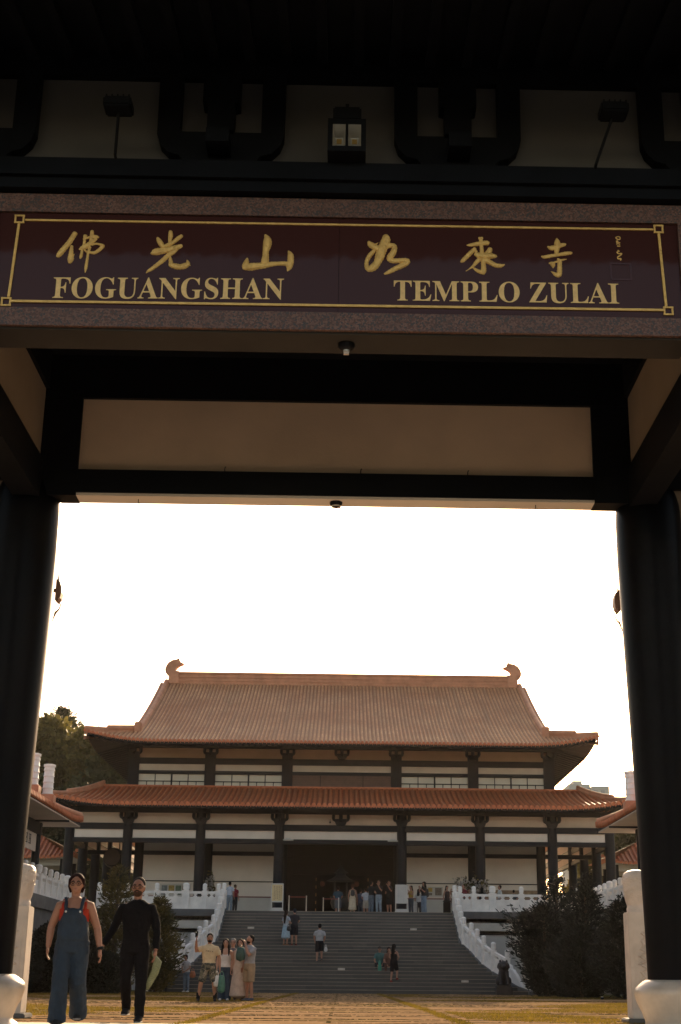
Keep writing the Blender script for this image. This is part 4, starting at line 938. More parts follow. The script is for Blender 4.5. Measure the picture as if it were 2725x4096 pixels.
GLYPH = {"F":[602,[[[23,0],[23,26],[47,29],[66,34],[82,41],[93,50],[101,62],[107,79],[110,100],[111,125],[111,558],[110,583],[106,603],[100,619],[92,630],[80,638],[64,645],[45,650],[21,653],[21,678],[586,678],[586,476],[562,476],[556,505],[549,532],[540,554],[529,574],[516,591],[501,605],[482,617],[462,626],[437,633],[409,638],[378,641],[342,642],[328,642],[316,641],[306,641],[298,640],[290,638],[285,635],[280,632],[277,627],[274,621],[272,614],[271,604],[271,593],[271,368],[283,368],[314,370],[340,377],[363,387],[381,403],[396,423],[408,448],[417,479],[423,516],[450,516],[450,176],[424,176],[418,217],[409,251],[397,278],[382,299],[364,314],[341,324],[313,331],[281,333],[271,333],[271,120],[272,103],[273,88],[276,75],[280,64],[285,54],[292,46],[301,40],[312,35],[325,31],[342,29],[360,27],[382,26],[382,0]]]],"O":[782,[[[388,-16],[352,-14],[317,-9],[283,-1],[251,11],[220,26],[192,43],[165,63],[141,86],[118,111],[98,138],[81,168],[67,199],[56,232],[48,267],[43,302],[41,339],[43,376],[48,411],[56,446],[67,479],[81,510],[98,539],[118,566],[141,592],[166,614],[193,635],[222,652],[254,667],[287,679],[321,687],[357,692],[395,694],[431,692],[466,687],[500,679],[532,668],[563,653],[591,636],[618,616],[642,594],[664,569],[684,542],[701,512],[716,481],[727,448],[735,413],[740,377],[742,339],[740,302],[735,266],[727,232],[716,199],[701,168],[684,138],[664,111],[641,86],[616,63],[589,43],[560,26],[529,11],[496,-1],[461,-9],[425,-14]],[[394,18],[469,38],[522,98],[554,199],[565,339],[562,413],[553,478],[538,533],[518,579],[492,614],[461,640],[426,655],[387,660],[312,640],[259,580],[227,479],[216,339],[219,265],[228,201],[243,146],[264,100],[290,64],[321,39],[355,23]]]],"G":[756,[[[399,-15],[347,-12],[298,-4],[252,10],[211,29],[173,53],[139,82],[110,115],[86,153],[66,195],[52,240],[44,289],[41,341],[44,391],[52,439],[66,483],[86,524],[110,561],[138,595],[171,623],[208,648],[248,668],[290,682],[335,690],[383,693],[423,691],[464,684],[506,672],[550,656],[557,653],[564,651],[571,649],[577,649],[585,650],[592,652],[599,655],[604,660],[609,666],[614,673],[619,682],[624,693],[651,693],[651,458],[625,458],[614,488],[600,515],[586,540],[569,564],[551,585],[532,604],[511,621],[490,635],[468,646],[445,654],[422,658],[398,660],[319,640],[262,580],[228,479],[217,339],[220,265],[230,201],[246,146],[268,101],[296,65],[329,39],[367,24],[410,19],[436,20],[458,24],[476,31],[489,41],[498,53],[505,68],[509,85],[510,106],[510,190],[509,212],[505,229],[499,243],[490,254],[478,261],[460,266],[438,270],[410,271],[410,295],[745,295],[745,271],[723,270],[704,266],[690,261],[680,254],[673,244],[668,230],[665,213],[664,191],[664,43],[598,18],[532,-1],[466,-11]]]],"U":[733,[[[369,-19],[305,-15],[250,-4],[205,16],[170,43],[143,77],[124,120],[113,172],[109,231],[109,564],[108,586],[104,605],[99,620],[91,631],[79,640],[64,646],[45,651],[22,653],[22,678],[358,678],[358,653],[341,651],[325,649],[312,646],[302,643],[293,639],[285,633],[280,626],[275,618],[273,608],[271,595],[269,581],[269,564],[269,208],[271,167],[277,131],[288,101],[303,77],[322,57],[346,44],[375,36],[409,33],[486,46],[540,84],[573,148],[584,237],[584,563],[583,586],[579,604],[573,619],[565,631],[553,639],[537,645],[515,650],[489,653],[489,678],[706,678],[706,653],[685,649],[668,644],[654,636],[645,628],[638,616],[633,602],[630,584],[629,563],[629,270],[625,198],[613,137],[593,87],[566,48],[529,19],[485,-2],[431,-15]]]],"A":[650,[[[-13,0],[-13,27],[1,28],[14,32],[25,37],[35,45],[45,56],[54,71],[64,89],[73,111],[307,694],[334,693],[572,129],[583,104],[594,83],[603,65],[612,51],[621,41],[632,33],[645,29],[660,27],[660,0],[341,0],[341,27],[376,30],[402,37],[417,50],[422,68],[421,77],[418,88],[413,103],[406,121],[376,197],[154,197],[117,105],[116,101],[114,97],[113,93],[113,88],[111,72],[116,52],[129,38],[152,30],[184,27],[190,27],[190,0]],[[169,239],[360,239],[263,475]]]],"N":[735,[[[600,-16],[159,521],[159,117],[160,93],[163,73],[169,57],[177,46],[188,38],[203,32],[223,28],[248,26],[248,0],[27,0],[27,26],[43,27],[58,29],[70,31],[81,35],[89,39],[96,45],[102,53],[106,62],[109,72],[111,85],[113,100],[113,117],[113,578],[90,606],[73,626],[61,639],[54,645],[49,647],[42,650],[35,651],[27,653],[27,678],[233,678],[582,251],[582,562],[582,579],[580,594],[578,606],[575,617],[571,625],[565,632],[558,638],[549,643],[538,646],[525,649],[510,651],[493,653],[493,678],[714,678],[714,653],[690,651],[671,647],[656,641],[645,633],[638,621],[632,605],[629,585],[628,561],[628,-16]]]],"S":[581,[[[64,-16],[64,235],[93,235],[107,184],[123,140],[143,104],[166,74],[192,51],[222,35],[256,25],[293,22],[320,24],[344,30],[365,40],[383,54],[397,70],[407,89],[413,110],[415,133],[410,164],[395,192],[370,217],[335,238],[242,284],[201,306],[167,329],[138,352],[115,376],[97,402],[84,430],[77,461],[74,494],[76,523],[80,551],[89,576],[100,600],[114,621],[131,639],[150,655],[172,669],[195,680],[220,688],[247,692],[275,694],[290,694],[307,692],[324,690],[342,687],[360,683],[379,679],[399,673],[420,667],[434,664],[446,662],[458,664],[467,670],[473,680],[477,694],[505,694],[505,475],[480,475],[472,502],[462,528],[451,551],[437,573],[422,593],[406,610],[388,626],[370,639],[350,649],[330,656],[310,661],[289,662],[265,660],[243,655],[224,647],[208,635],[195,621],[185,604],[180,586],[178,566],[180,547],[185,530],[193,515],[204,501],[219,488],[236,476],[257,463],[281,451],[377,406],[406,392],[431,377],[454,362],[473,347],[488,331],[502,315],[513,298],[521,280],[527,261],[531,242],[534,220],[535,198],[533,167],[527,138],[518,111],[505,86],[488,63],[468,43],[444,26],[418,12],[389,0],[357,-8],[323,-13],[286,-15],[273,-15],[261,-14],[249,-13],[236,-12],[224,-9],[211,-7],[199,-3],[187,1],[175,5],[164,9],[155,12],[147,14],[139,16],[134,17],[129,18],[126,18],[119,18],[112,16],[107,14],[103,11],[100,6],[97,0],[94,-7],[91,-16]]]],"H":[779,[[[23,0],[23,26],[47,28],[66,32],[82,39],[93,47],[101,59],[107,75],[110,95],[111,120],[111,564],[110,586],[106,605],[101,620],[93,631],[81,640],[66,646],[47,651],[24,653],[24,678],[360,678],[360,653],[343,651],[328,649],[315,646],[304,643],[295,639],[288,633],[282,626],[278,618],[275,608],[273,595],[271,581],[271,564],[271,373],[509,373],[509,564],[509,581],[507,595],[505,608],[502,618],[498,626],[493,633],[486,639],[477,643],[466,646],[453,649],[438,651],[420,653],[420,678],[755,678],[755,653],[731,650],[712,646],[697,639],[686,632],[679,621],[673,606],[670,587],[669,564],[669,120],[670,97],[673,77],[679,61],[687,49],[697,40],[712,33],[732,28],[755,26],[755,0],[420,0],[420,26],[444,28],[463,32],[479,38],[490,46],[498,57],[504,73],[508,94],[509,120],[509,329],[271,329],[271,120],[272,95],[275,75],[281,59],[289,47],[300,39],[316,32],[336,28],[360,26],[360,0]]]],"T":[630,[[[137,0],[137,26],[162,27],[183,31],[199,37],[212,46],[220,58],[227,75],[231,95],[232,120],[232,645],[222,645],[185,642],[151,634],[122,620],[97,601],[76,576],[60,546],[49,512],[43,473],[16,473],[16,678],[611,678],[611,472],[586,472],[568,548],[531,602],[475,634],[400,645],[392,645],[392,120],[393,94],[397,73],[403,57],[412,45],[424,37],[440,31],[462,27],[488,26],[488,0]]]],"E":[658,[[[21,0],[21,25],[45,26],[66,30],[81,36],[93,44],[101,56],[107,72],[111,92],[112,116],[112,549],[111,579],[107,603],[101,621],[93,634],[81,642],[66,648],[47,652],[24,653],[24,678],[594,678],[594,476],[571,476],[562,519],[549,555],[530,583],[507,605],[477,621],[440,632],[396,639],[345,641],[330,641],[317,640],[306,639],[298,638],[290,635],[285,632],[280,627],[277,621],[275,613],[273,603],[272,592],[272,578],[272,366],[288,366],[319,368],[346,375],[368,385],[386,401],[400,421],[412,446],[422,477],[429,514],[453,514],[453,176],[428,176],[425,204],[420,230],[414,251],[407,270],[397,286],[386,299],[373,309],[359,318],[342,323],[322,328],[300,330],[276,331],[272,331],[272,100],[273,83],[275,69],[280,59],[286,52],[295,47],[307,44],[323,42],[343,41],[378,42],[410,45],[440,50],[467,58],[491,67],[513,79],[534,94],[552,112],[569,132],[585,156],[599,183],[612,213],[640,213],[599,0]]]],"M":[944,[[[21,0],[21,26],[44,28],[64,32],[79,39],[92,47],[100,59],[107,74],[111,94],[112,118],[112,569],[112,585],[110,598],[108,610],[105,619],[101,627],[95,634],[87,639],[79,644],[68,647],[55,650],[39,652],[22,653],[22,678],[275,678],[472,212],[669,678],[919,678],[919,653],[897,650],[878,645],[864,639],[853,630],[844,619],[839,604],[835,585],[834,563],[834,127],[834,107],[836,90],[838,76],[841,64],[845,54],[851,45],[858,39],[866,35],[876,31],[888,29],[902,27],[918,26],[918,0],[589,0],[589,26],[606,28],[621,30],[633,33],[644,37],[653,42],[660,48],[666,56],[670,66],[673,77],[675,90],[677,106],[677,124],[677,594],[429,0],[402,0],[157,579],[157,119],[158,93],[162,72],[169,55],[178,44],[191,36],[207,31],[228,27],[252,26],[252,0]]]],"P":[622,[[[23,0],[23,26],[47,28],[66,32],[82,39],[93,47],[101,59],[107,75],[110,95],[111,120],[111,564],[110,586],[106,605],[101,620],[93,631],[81,640],[66,646],[47,651],[24,653],[24,678],[318,678],[377,677],[428,672],[468,665],[500,655],[524,643],[546,628],[564,611],[580,592],[593,571],[602,547],[607,521],[609,494],[605,454],[593,417],[574,385],[546,358],[511,335],[468,319],[418,309],[360,306],[271,306],[271,120],[272,95],[275,75],[281,59],[289,47],[300,39],[316,32],[336,28],[360,26],[360,0]],[[271,342],[300,342],[334,344],[363,351],[387,361],[405,376],[418,396],[427,422],[433,453],[435,490],[433,526],[429,558],[421,584],[410,605],[394,621],[375,633],[351,640],[322,642],[308,641],[297,639],[288,636],[282,631],[277,625],[274,616],[272,606],[271,593]]]],"L":[635,[[[23,0],[23,26],[47,28],[66,32],[82,39],[93,47],[101,59],[107,75],[110,95],[111,120],[111,564],[110,587],[106,606],[101,621],[93,633],[81,641],[66,647],[47,651],[24,653],[24,678],[372,678],[372,653],[353,653],[337,651],[322,649],[310,646],[300,642],[291,636],[285,629],[280,620],[276,609],[273,596],[272,581],[271,564],[271,123],[271,107],[272,92],[274,80],[276,70],[279,62],[284,55],[290,50],[298,47],[307,44],[318,42],[332,41],[348,41],[383,42],[414,45],[443,51],[469,59],[492,69],[513,83],[533,99],[551,119],[567,141],[582,167],[596,197],[609,230],[636,230],[598,0]]]],"Z":[658,[[[30,0],[30,16],[411,640],[319,640],[287,639],[259,636],[233,632],[211,626],[190,617],[172,605],[155,591],[140,575],[126,554],[114,530],[102,503],[91,471],[66,471],[85,678],[605,678],[605,660],[228,43],[356,43],[405,46],[449,55],[487,70],[520,91],[548,119],[572,153],[591,195],[606,244],[631,244],[606,0]]]],"I":[388,[[[20,0],[20,26],[43,29],[63,34],[79,40],[91,48],[100,58],[107,73],[111,90],[112,112],[112,576],[111,597],[107,614],[102,627],[94,637],[83,643],[67,648],[46,651],[20,653],[20,678],[364,678],[364,653],[340,651],[319,648],[303,643],[292,637],[283,627],[277,614],[273,597],[272,576],[272,115],[272,100],[274,87],[276,76],[279,66],[283,58],[289,50],[297,44],[307,39],[318,35],[332,31],[348,28],[366,26],[366,0]]]]}
def lettering(text, x0, x1, z0, z1, slope):
    adv = [GLYPH[c][0] if c != ' ' else 250 for c in text]
    tot = sum(adv) - 40; sx = (x1-x0)/tot; sz = (z1-z0)/678.0
    cu = bpy.data.curves.new("lettering", 'CURVE'); cu.dimensions = '2D'; cu.fill_mode = 'BOTH'; cu.extrude = 0.003
    x = -20
    for ch, a in zip(text, adv):
        if ch != ' ':
            for pts in GLYPH[ch][1]:
                s_ = cu.splines.new('POLY'); s_.points.add(len(pts)-1); s_.use_cyclic_u = True
                for p, (gx, gy) in zip(s_.points, pts):
                    X = x0+(x+gx)*sx; p.co = (X, z0+gy*sz+(X-x0)*slope, 0, 1)
        x += a
    tmp = bpy.data.objects.new("tmp", cu); COL.objects.link(tmp)
    bpy.context.view_layer.update()
    me = bpy.data.meshes.new_from_object(tmp)
    bpy.data.objects.remove(tmp)
    mb = MB(); mb.add([(v.co.x, YF-0.004-v.co.z, v.co.y) for v in me.vertices], [tuple(p.vertices) for p in me.polygons])
    build("lettering", mb, 'gold_flat', board, smooth=0)
MT['gold_flat'] = mat("gold_letter", (0.95, 0.61, 0.25), 0.55, 0.15, 20.0, 0.4, 40, metal=0.25)
lettering("FOGUANGSHAN", -3.14, -0.585, 7.672, 7.925, 0.0135)
lettering("TEMPLO ZULAI", 0.64, 3.155, 7.716, 7.962, 0.0035)

# ================================================================== LAMPS OF THE GATE
MT['reflector'] = mat("lamp_reflector", (0.62, 0.58, 0.52), 0.3, 0.1, 5, metal=0.3)
MT['led'] = mat("amber_chip", (0.50, 0.30, 0.07), 0.4, 0.1)
fx = thing("flood_light", "square black twin floodlight on the beam above the name board", "lamp", (0.09, 13.62, 9.34))
x, z = 0.09, 9.36
hb = MB(); W = 0.215
hb.box(x-W, x+W, 13.56, 13.80, z-0.02, z+0.045); hb.box(x-W, x+W, 13.56, 13.80, z+0.335, z+0.40)
hb.box(x-W, x-W+0.055, 13.56, 13.80, z+0.045, z+0.335); hb.box(x+W-0.055, x+W, 13.56, 13.80, z+0.045, z+0.335)
hb.box(x-0.014, x+0.014, 13.56, 13.80, z+0.045, z+0.335); hb.box(x-W, x+W, 13.78, 13.82, z+0.04, z+0.34)
hb.box(x-0.16, x+0.16, 13.58, 13.78, z+0.40, z+0.58, 0.02); hb.box(x-0.02, x+0.02, 13.6, 13.64, z+0.58, z+0.62)
build("housing", hb, 'black', fx, smooth=0)
for sx in (-1, 1):
    cx0 = x + sx*0.0875; hw, z0, z1 = 0.072, z+0.046, z+0.334
    zc = (z0+z1)/2+0.02
    o_ = [(cx0-hw,z0),(cx0+hw,z0),(cx0+hw,z1),(cx0-hw,z1)]; i_ = [(cx0-0.045,zc-0.055),(cx0+0.045,zc-0.055),(cx0+0.045,zc+0.055),(cx0-0.045,zc+0.055)]
    rm = MB(); rm.add([(a,13.575,b) for a,b in o_]+[(a,13.74,b) for a,b in i_], [(i,(i+1)%4,(i+1)%4+4,i+4) for i in range(4)]+[(4,5,6,7)])
    rr = build("reflector", rm, 'reflector', fx, smooth=0)
    build("chip", MB().box(cx0-0.028,cx0+0.028,13.728,13.738,zc-0.03,zc+0.03), 'led', rr, smooth=0)
def stalk_flood(fx_, fz, hx, hz, label):
    r_ = thing("stalk_light", label, "lamp", (fx_, 13.8, 9.34), 0, "slim floodlights on stalks over the name board")
    build("stalk", MB().tube([(fx_,13.84,9.33),(fx_,13.75,9.35),(hx,13.45,hz)], 0.018, 8), 'black', r_)
    h = MB().box(hx-0.155, hx+0.155, 13.30, 13.56, hz-0.03, hz+0.09, 0.02)
    for k in range(5): h.box(hx-0.13+k*0.062, hx-0.115+k*0.062, 13.32, 13.54, hz+0.09, hz+0.115)
    build("lamp_head", h, 'black', r_, smooth=0)
    build("glass", MB().box(hx-0.13, hx+0.13, 13.33, 13.53, hz-0.038, hz-0.0305), 'black', r_, smooth=0)
stalk_flood(-2.52, 9.4, -2.46, 9.74, "slim black floodlight on a thin stalk over the first gold characters")
stalk_flood(2.92, 9.4, 3.08, 9.80, "slim black floodlight on a thin stalk over the last gold characters")
def dome(x, y, z, r, label, open_):
    d_ = thing("ceiling_lamp", label, "lamp", (x, y, z), 0, "round ceiling fittings under the gate lintels")
    m_ = MB().lathe([(r*0.4,-0.075),(r*0.8,-0.06),(r,-0.03),(r*1.02,0.0)], (x,y,z), 24)
    build("fitting", m_, 'black', d_, smooth=50)
    if open_:
        build("socket", MB().lathe([(r*0.25,-0.10),(r*0.38,-0.098),(r*0.38,-0.07)], (x,y,z), 16), 'reflector', d_)
        build("tag", MB().box(x-r*0.32, x+r*0.32, y-0.02, y+0.02, z-0.125, z-0.10), 'plaster', d_, smooth=0)
    else:
        build("ring", MB().lathe([(r*0.75,-0.068),(r*0.85,-0.055),(r*0.7,-0.05)], (x,y,z), 20), 'far_conc', d_)
        w = MB(); w.tube([(x-0.04,y,z-0.06),(x-0.06,y,z-0.12),(x-0.075,y,z-0.18),(x-0.05,y,z-0.20),(x-0.02,y,z-0.19),(x+0.0,y,z-0.12),(x+0.01,y,z-0.06)], 0.004, 6)
        w.tube([(x+0.02,y,z-0.06),(x+0.09,y,z-0.11),(x+0.10,y,z-0.14),(x+0.06,y,z-0.20),(x+0.04,y,z-0.25)], [0.008,0.008,0.005,0.009,0.004], 6)
        build("loose_wire", w, mat("red_wire",(0.25,0.05,0.06),0.5), d_)
dome(0.12, 14.27, 7.30, 0.092, "round black ceiling fitting with a bare socket under the name board", True)
dome(0.00, 18.16, 6.76, 0.085, "round black ceiling fitting with loose red wires under the rear lintel", False)
MT['lamp_brown'] = mat("lamp_brown",(0.26,0.13,0.08),0.5)
def wall_lamp(x, sx, z, label):
    l_ = thing("hooded_lamp", label, "lamp", (x, 18.78, z), 0, "brown hooded lamps on the backs of the gate columns")
    m_ = MB(); pts = [(0,-0.15),(0.04,-0.16),(0.07,-0.12),(0.085,-0.04),(0.08,0.04),(0.06,0.10),(0.025,0.14),(0,0.15)]
    m_.prism([(x+sx*a, z+b) for a, b in pts], 18.70, 18.86, 'y')
    build("hood", m_, 'lamp_brown', l_, smooth=0)
    build("arm", MB().box(min(x,x-sx*0.30), max(x,x-sx*0.30), 18.74, 18.80, z-0.02, z+0.02), 'lamp_brown', l_, smooth=0)
    c_ = MB(); c_.tube([(x+sx*0.03,18.78,z-0.17),(x+sx*0.075,18.78,z-0.20),(x+sx*0.05,18.78,z-0.27),(x+sx*0.01,18.78,z-0.31),(x-sx*0.01,18.78,z-0.38),(x-sx*0.03,18.78,z-0.45)], [0.012,0.008,0.012,0.018,0.01,0.006], 6)
    build("spike", MB().tube([(x+sx*0.015,18.78,z+0.15),(x+sx*0.01,18.78,z+0.25)], [0.012,0.004], 6), 'lamp_brown', l_)
    build("cable", c_, mat("cable_tan",(0.30,0.17,0.10),0.6), l_)
wall_lamp(-3.845, 1, 5.62, "brown hooded lamp with dangling cables behind the left gate column")
wall_lamp(3.955, -1, 5.58, "small brown hooded lamp behind the right gate column")
build_tag = tag(build("sticker", MB().box(4.60, 4.70, 17.985, 17.99, 1.15, 1.28), mat("orange_sticker",(0.45,0.22,0.04),0.6), smooth=0), "small orange sticker on the face of the right gate column", "sticker")
# ================================================================== CARVED MARBLE POSTS BESIDE THE GATE
def carved_post(x, label):
    y = 21.2; r_ = thing("marble_post", label, "post", (x, y, 0), 0, "tall carved marble posts behind the gate columns")
    build("plinth", MB().box(x-0.27, x+0.27, y-0.27, y+0.27, 0.0, 0.07, 0.015).box(x-0.23,x+0.23,y-0.23,y+0.23,-0.3,0.0), 'granite_block', r_, smooth=0)
    s_ = build("shaft", MB().box(x-0.19, x+0.19, y-0.19, y+0.19, 0.07, 1.53, 0.012), 'marble_post', r_, smooth=0)
    f_ = MB()
    for yy in (y-0.199,):
        f_.box(x-0.125,x-0.11,yy,yy+0.012,0.2,1.26).box(x+0.11,x+0.125,yy,yy+0.012,0.2,1.26).box(x-0.125,x+0.125,yy+0.0005,yy+0.012,1.26,1.275).box(x-0.125,x+0.125,yy+0.0005,yy+0.012,0.185,0.2)
        rnd = random.Random(int(x*10))
        for k in range(9):                                # entwined dragon relief
            z0 = 0.25+k*0.11; a = rnd.uniform(-0.08,0.0); b = rnd.uniform(0.0,0.08)
            f_.tube([(x+a,yy+0.01,z0),(x+b,yy+0.004,z0+0.05),(x+a*0.5,yy+0.004,z0+0.10),(x+b*0.7,yy+0.01,z0+0.14)], [0.012,0.022,0.02,0.008], 6)
    build("relief", f_, 'marble_post', s_, smooth=50)
    n_ = MB().lathe([(0.165,1.53),(0.17,1.58),(0.158,1.60),(0.162,1.63),(0.178,1.68),(0.194,1.76),(0.205,1.86),(0.212,1.96),(0.21,2.03),(0.19,2.08),(0.14,2.115),(0.06,2.13)], (x,y,0), 32)
    rnd = random.Random(3)
    for k in range(46):                                   # cloud scrolls standing off the finial
        a = rnd.uniform(0, 6.28); z0 = rnd.uniform(1.68, 2.02); rr = interp(z0, [(1.68,0.165),(1.76,0.19),(1.96,0.21),(2.03,0.208)])
        n_.tube([(x+rr*math.cos(a+t), y+rr*math.sin(a+t), z0+dz) for t, dz in ((0,0),(0.12,0.02),(0.24,0.01),(0.3,-0.015))], [0.006,0.013,0.012,0.006], 5)
    build("finial", n_, mat("finial_marble",(0.60,0.52,0.46),0.35,0.2,4,0.8,16,bdist=0.03), r_, smooth=60)
carved_post(-4.53, "tall carved white marble post behind the left gate column, lit along its inner side")
carved_post(4.50, "tall carved white marble post behind the right gate column")
# ================================================================== PLANTS
def leaf(mb, p, d, w, l, rnd):
    """one leaf-sized quad at p pointing along d"""
    d = d.normalized(); s = d.cross(Vector((rnd.uniform(-1,1), rnd.uniform(-1,1), rnd.uniform(-1,1))))
    if s.length < 1e-3: s = Vector((1,0,0))
    s = s.normalized()*w/2
    o = len(mb.v)
    mb.v += [tuple(p-s*0.5), tuple(p+s*0.5), tuple(p+d*l*0.6+s), tuple(p+d*l), tuple(p+d*l*0.6-s)]
    mb.f.append((o,o+1,o+2,o+3,o+4))

def juniper(x, y, h, r, label, seed, m='juniper', tiers=34, lean=0.0, group="clipped junipers in front of the terrace", z0=0.0, dens=1.0, vase=False):
    rnd = random.Random(seed); root = thing("juniper", label, "tree", (x, y, z0), 0, group)
    build("trunk", MB().tube([(x,y,z0-0.1),(x+lean*0.3,y,z0+h*0.4),(x+lean*0.8,y,z0+h*0.92)], [h*0.028,h*0.02,h*0.006], 8), 'bark', root)
    c = MB()
    for k in range(tiers):
        t = (k+0.5)/tiers; zb = z0+h*(0.02+0.94*t)
        rad = r*(min(1.0, 0.42+t*1.9) * (1-t)**0.72 + 0.05)
        if vase: rad = r*((0.30+0.95*t) if t < 0.68 else 0.946*((1-t)/0.32)**0.8) + 0.05
        nb = max(3, int(15*(1-t*0.6)*dens))
        for b in range(nb):
            a = rnd.uniform(0, 2*math.pi); L = rad*rnd.uniform(0.62, 1.18)
            up = rnd.uniform(0.15, 0.75)
            base = Vector((x+lean*t, y, zb))
            dirv = Vector((math.cos(a), math.sin(a), up*0.6))
            n = int(16*dens)+int(L*9)
            for j in range(n):
                u = 0.25+0.75*(j/n)
                p = base + Vector((math.cos(a)*L*u, math.sin(a)*L*u, L*up*u*u*0.75))
                sp = 0.11*(1.15-u)+0.03
                p += Vector((rnd.gauss(0,sp), rnd.gauss(0,sp), rnd.gauss(0,sp)))
                leaf(c, p, dirv+Vector((rnd.gauss(0,.5), rnd.gauss(0,.5), rnd.gauss(0.25,.4))), rnd.uniform(0.035,0.07), rnd.uniform(0.12,0.24), rnd)
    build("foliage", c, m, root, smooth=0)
    return root
juniper(-9.35, 61.5, 5.2, 1.75, "tall gold tipped juniper left of the white stair balustrade, behind the woman in overalls", 11, 'juniper_gold')
juniper(-7.75, 63.5, 4.0, 1.45, "bushy gold tipped juniper beside the foot of the stair, behind the man in black", 12, 'juniper_gold')
juniper(-10.9, 63.0, 3.4, 1.5, "low dark juniper between the rounded hedge and the gold tipped junipers", 13, 'juniper')
juniper(8.65, 61.0, 3.7, 1.95, "ragged dark juniper leaning out nearest the right stair balustrade", 21, vase=True, dens=1.2)
juniper(9.35, 62.0, 5.0, 1.8, "tall feathery dark juniper in the middle of the clump right of the stair", 22)
juniper(9.9, 58.0, 4.75, 1.6, "tall dark juniper at the right of the clump, in front of the gallery columns", 23)
juniper(10.4, 53.0, 3.55, 1.6, "spreading dark juniper beside the right marble post", 24)
juniper(9.3, 56.0, 2.7, 1.7, "low broad juniper in front of the clump right of the stair", 25)
juniper(11.3, 49.0, 3.2, 1.7, "wide dark juniper partly hidden by the right marble post", 26)
def bush(x, y, rx, ry, h, label, seed, n=20000, m='hedge'):
    rnd = random.Random(seed); root = thing("round_hedge", label, "hedge", (x, y, 0), 0, "rounded hedges in front of the terrace")
    c = MB()
    for k in range(n):
        a = rnd.uniform(0, 2*math.pi); e = math.asin(rnd.uniform(-0.8, 1)); q = rnd.uniform(0.84, 1.03)
        bumps = 1+0.10*mnoise.noise(Vector((math.cos(a)*2.5+seed, math.sin(a)*2.5, e*3)))
        d = Vector((math.cos(a)*math.cos(e), math.sin(a)*math.cos(e), math.sin(e)))
        p = Vector((x+d.x*rx*q*bumps, y+d.y*ry*q*bumps, max(0.02, h*0.45+d.z*h*0.55*q*bumps)))
        leaf(c, p, d+Vector((rnd.gauss(0,.6),rnd.gauss(0,.6),rnd.gauss(0.2,.5))), rnd.uniform(0.05,0.09), rnd.uniform(0.09,0.17), rnd)
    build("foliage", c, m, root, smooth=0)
    s_ = MB()
    for k in range(5): a = k*1.26; s_.tube([(x,y,-0.05),(x+0.5*rx*math.cos(a),y+0.5*ry*math.sin(a),h*0.55)], [0.05,0.02], 6)
    build("stem", s_, 'bark', root)
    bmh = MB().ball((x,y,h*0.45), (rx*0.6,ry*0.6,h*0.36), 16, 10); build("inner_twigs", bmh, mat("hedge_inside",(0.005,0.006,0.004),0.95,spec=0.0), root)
bush(-10.9, 58.0, 1.5, 1.5, 2.6, "large rounded dark hedge behind the woman in overalls", 31)
bush(-12.6, 55.0, 1.5, 2.0, 2.2, "rounded dark hedge behind the left marble post", 32)
bush(-9.2, 57.0, 1.1, 1.0, 1.5, "small rounded hedge in front of the gold tipped junipers", 33, 5000)
bush(9.6, 58.5, 1.0, 0.9, 1.3, "small rounded hedge at the foot of the dark juniper clump", 34, 5000)
bush(12.3, 46.0, 1.5, 2.2, 2.4, "rounded dark hedge farthest right, beside the marble post", 35)
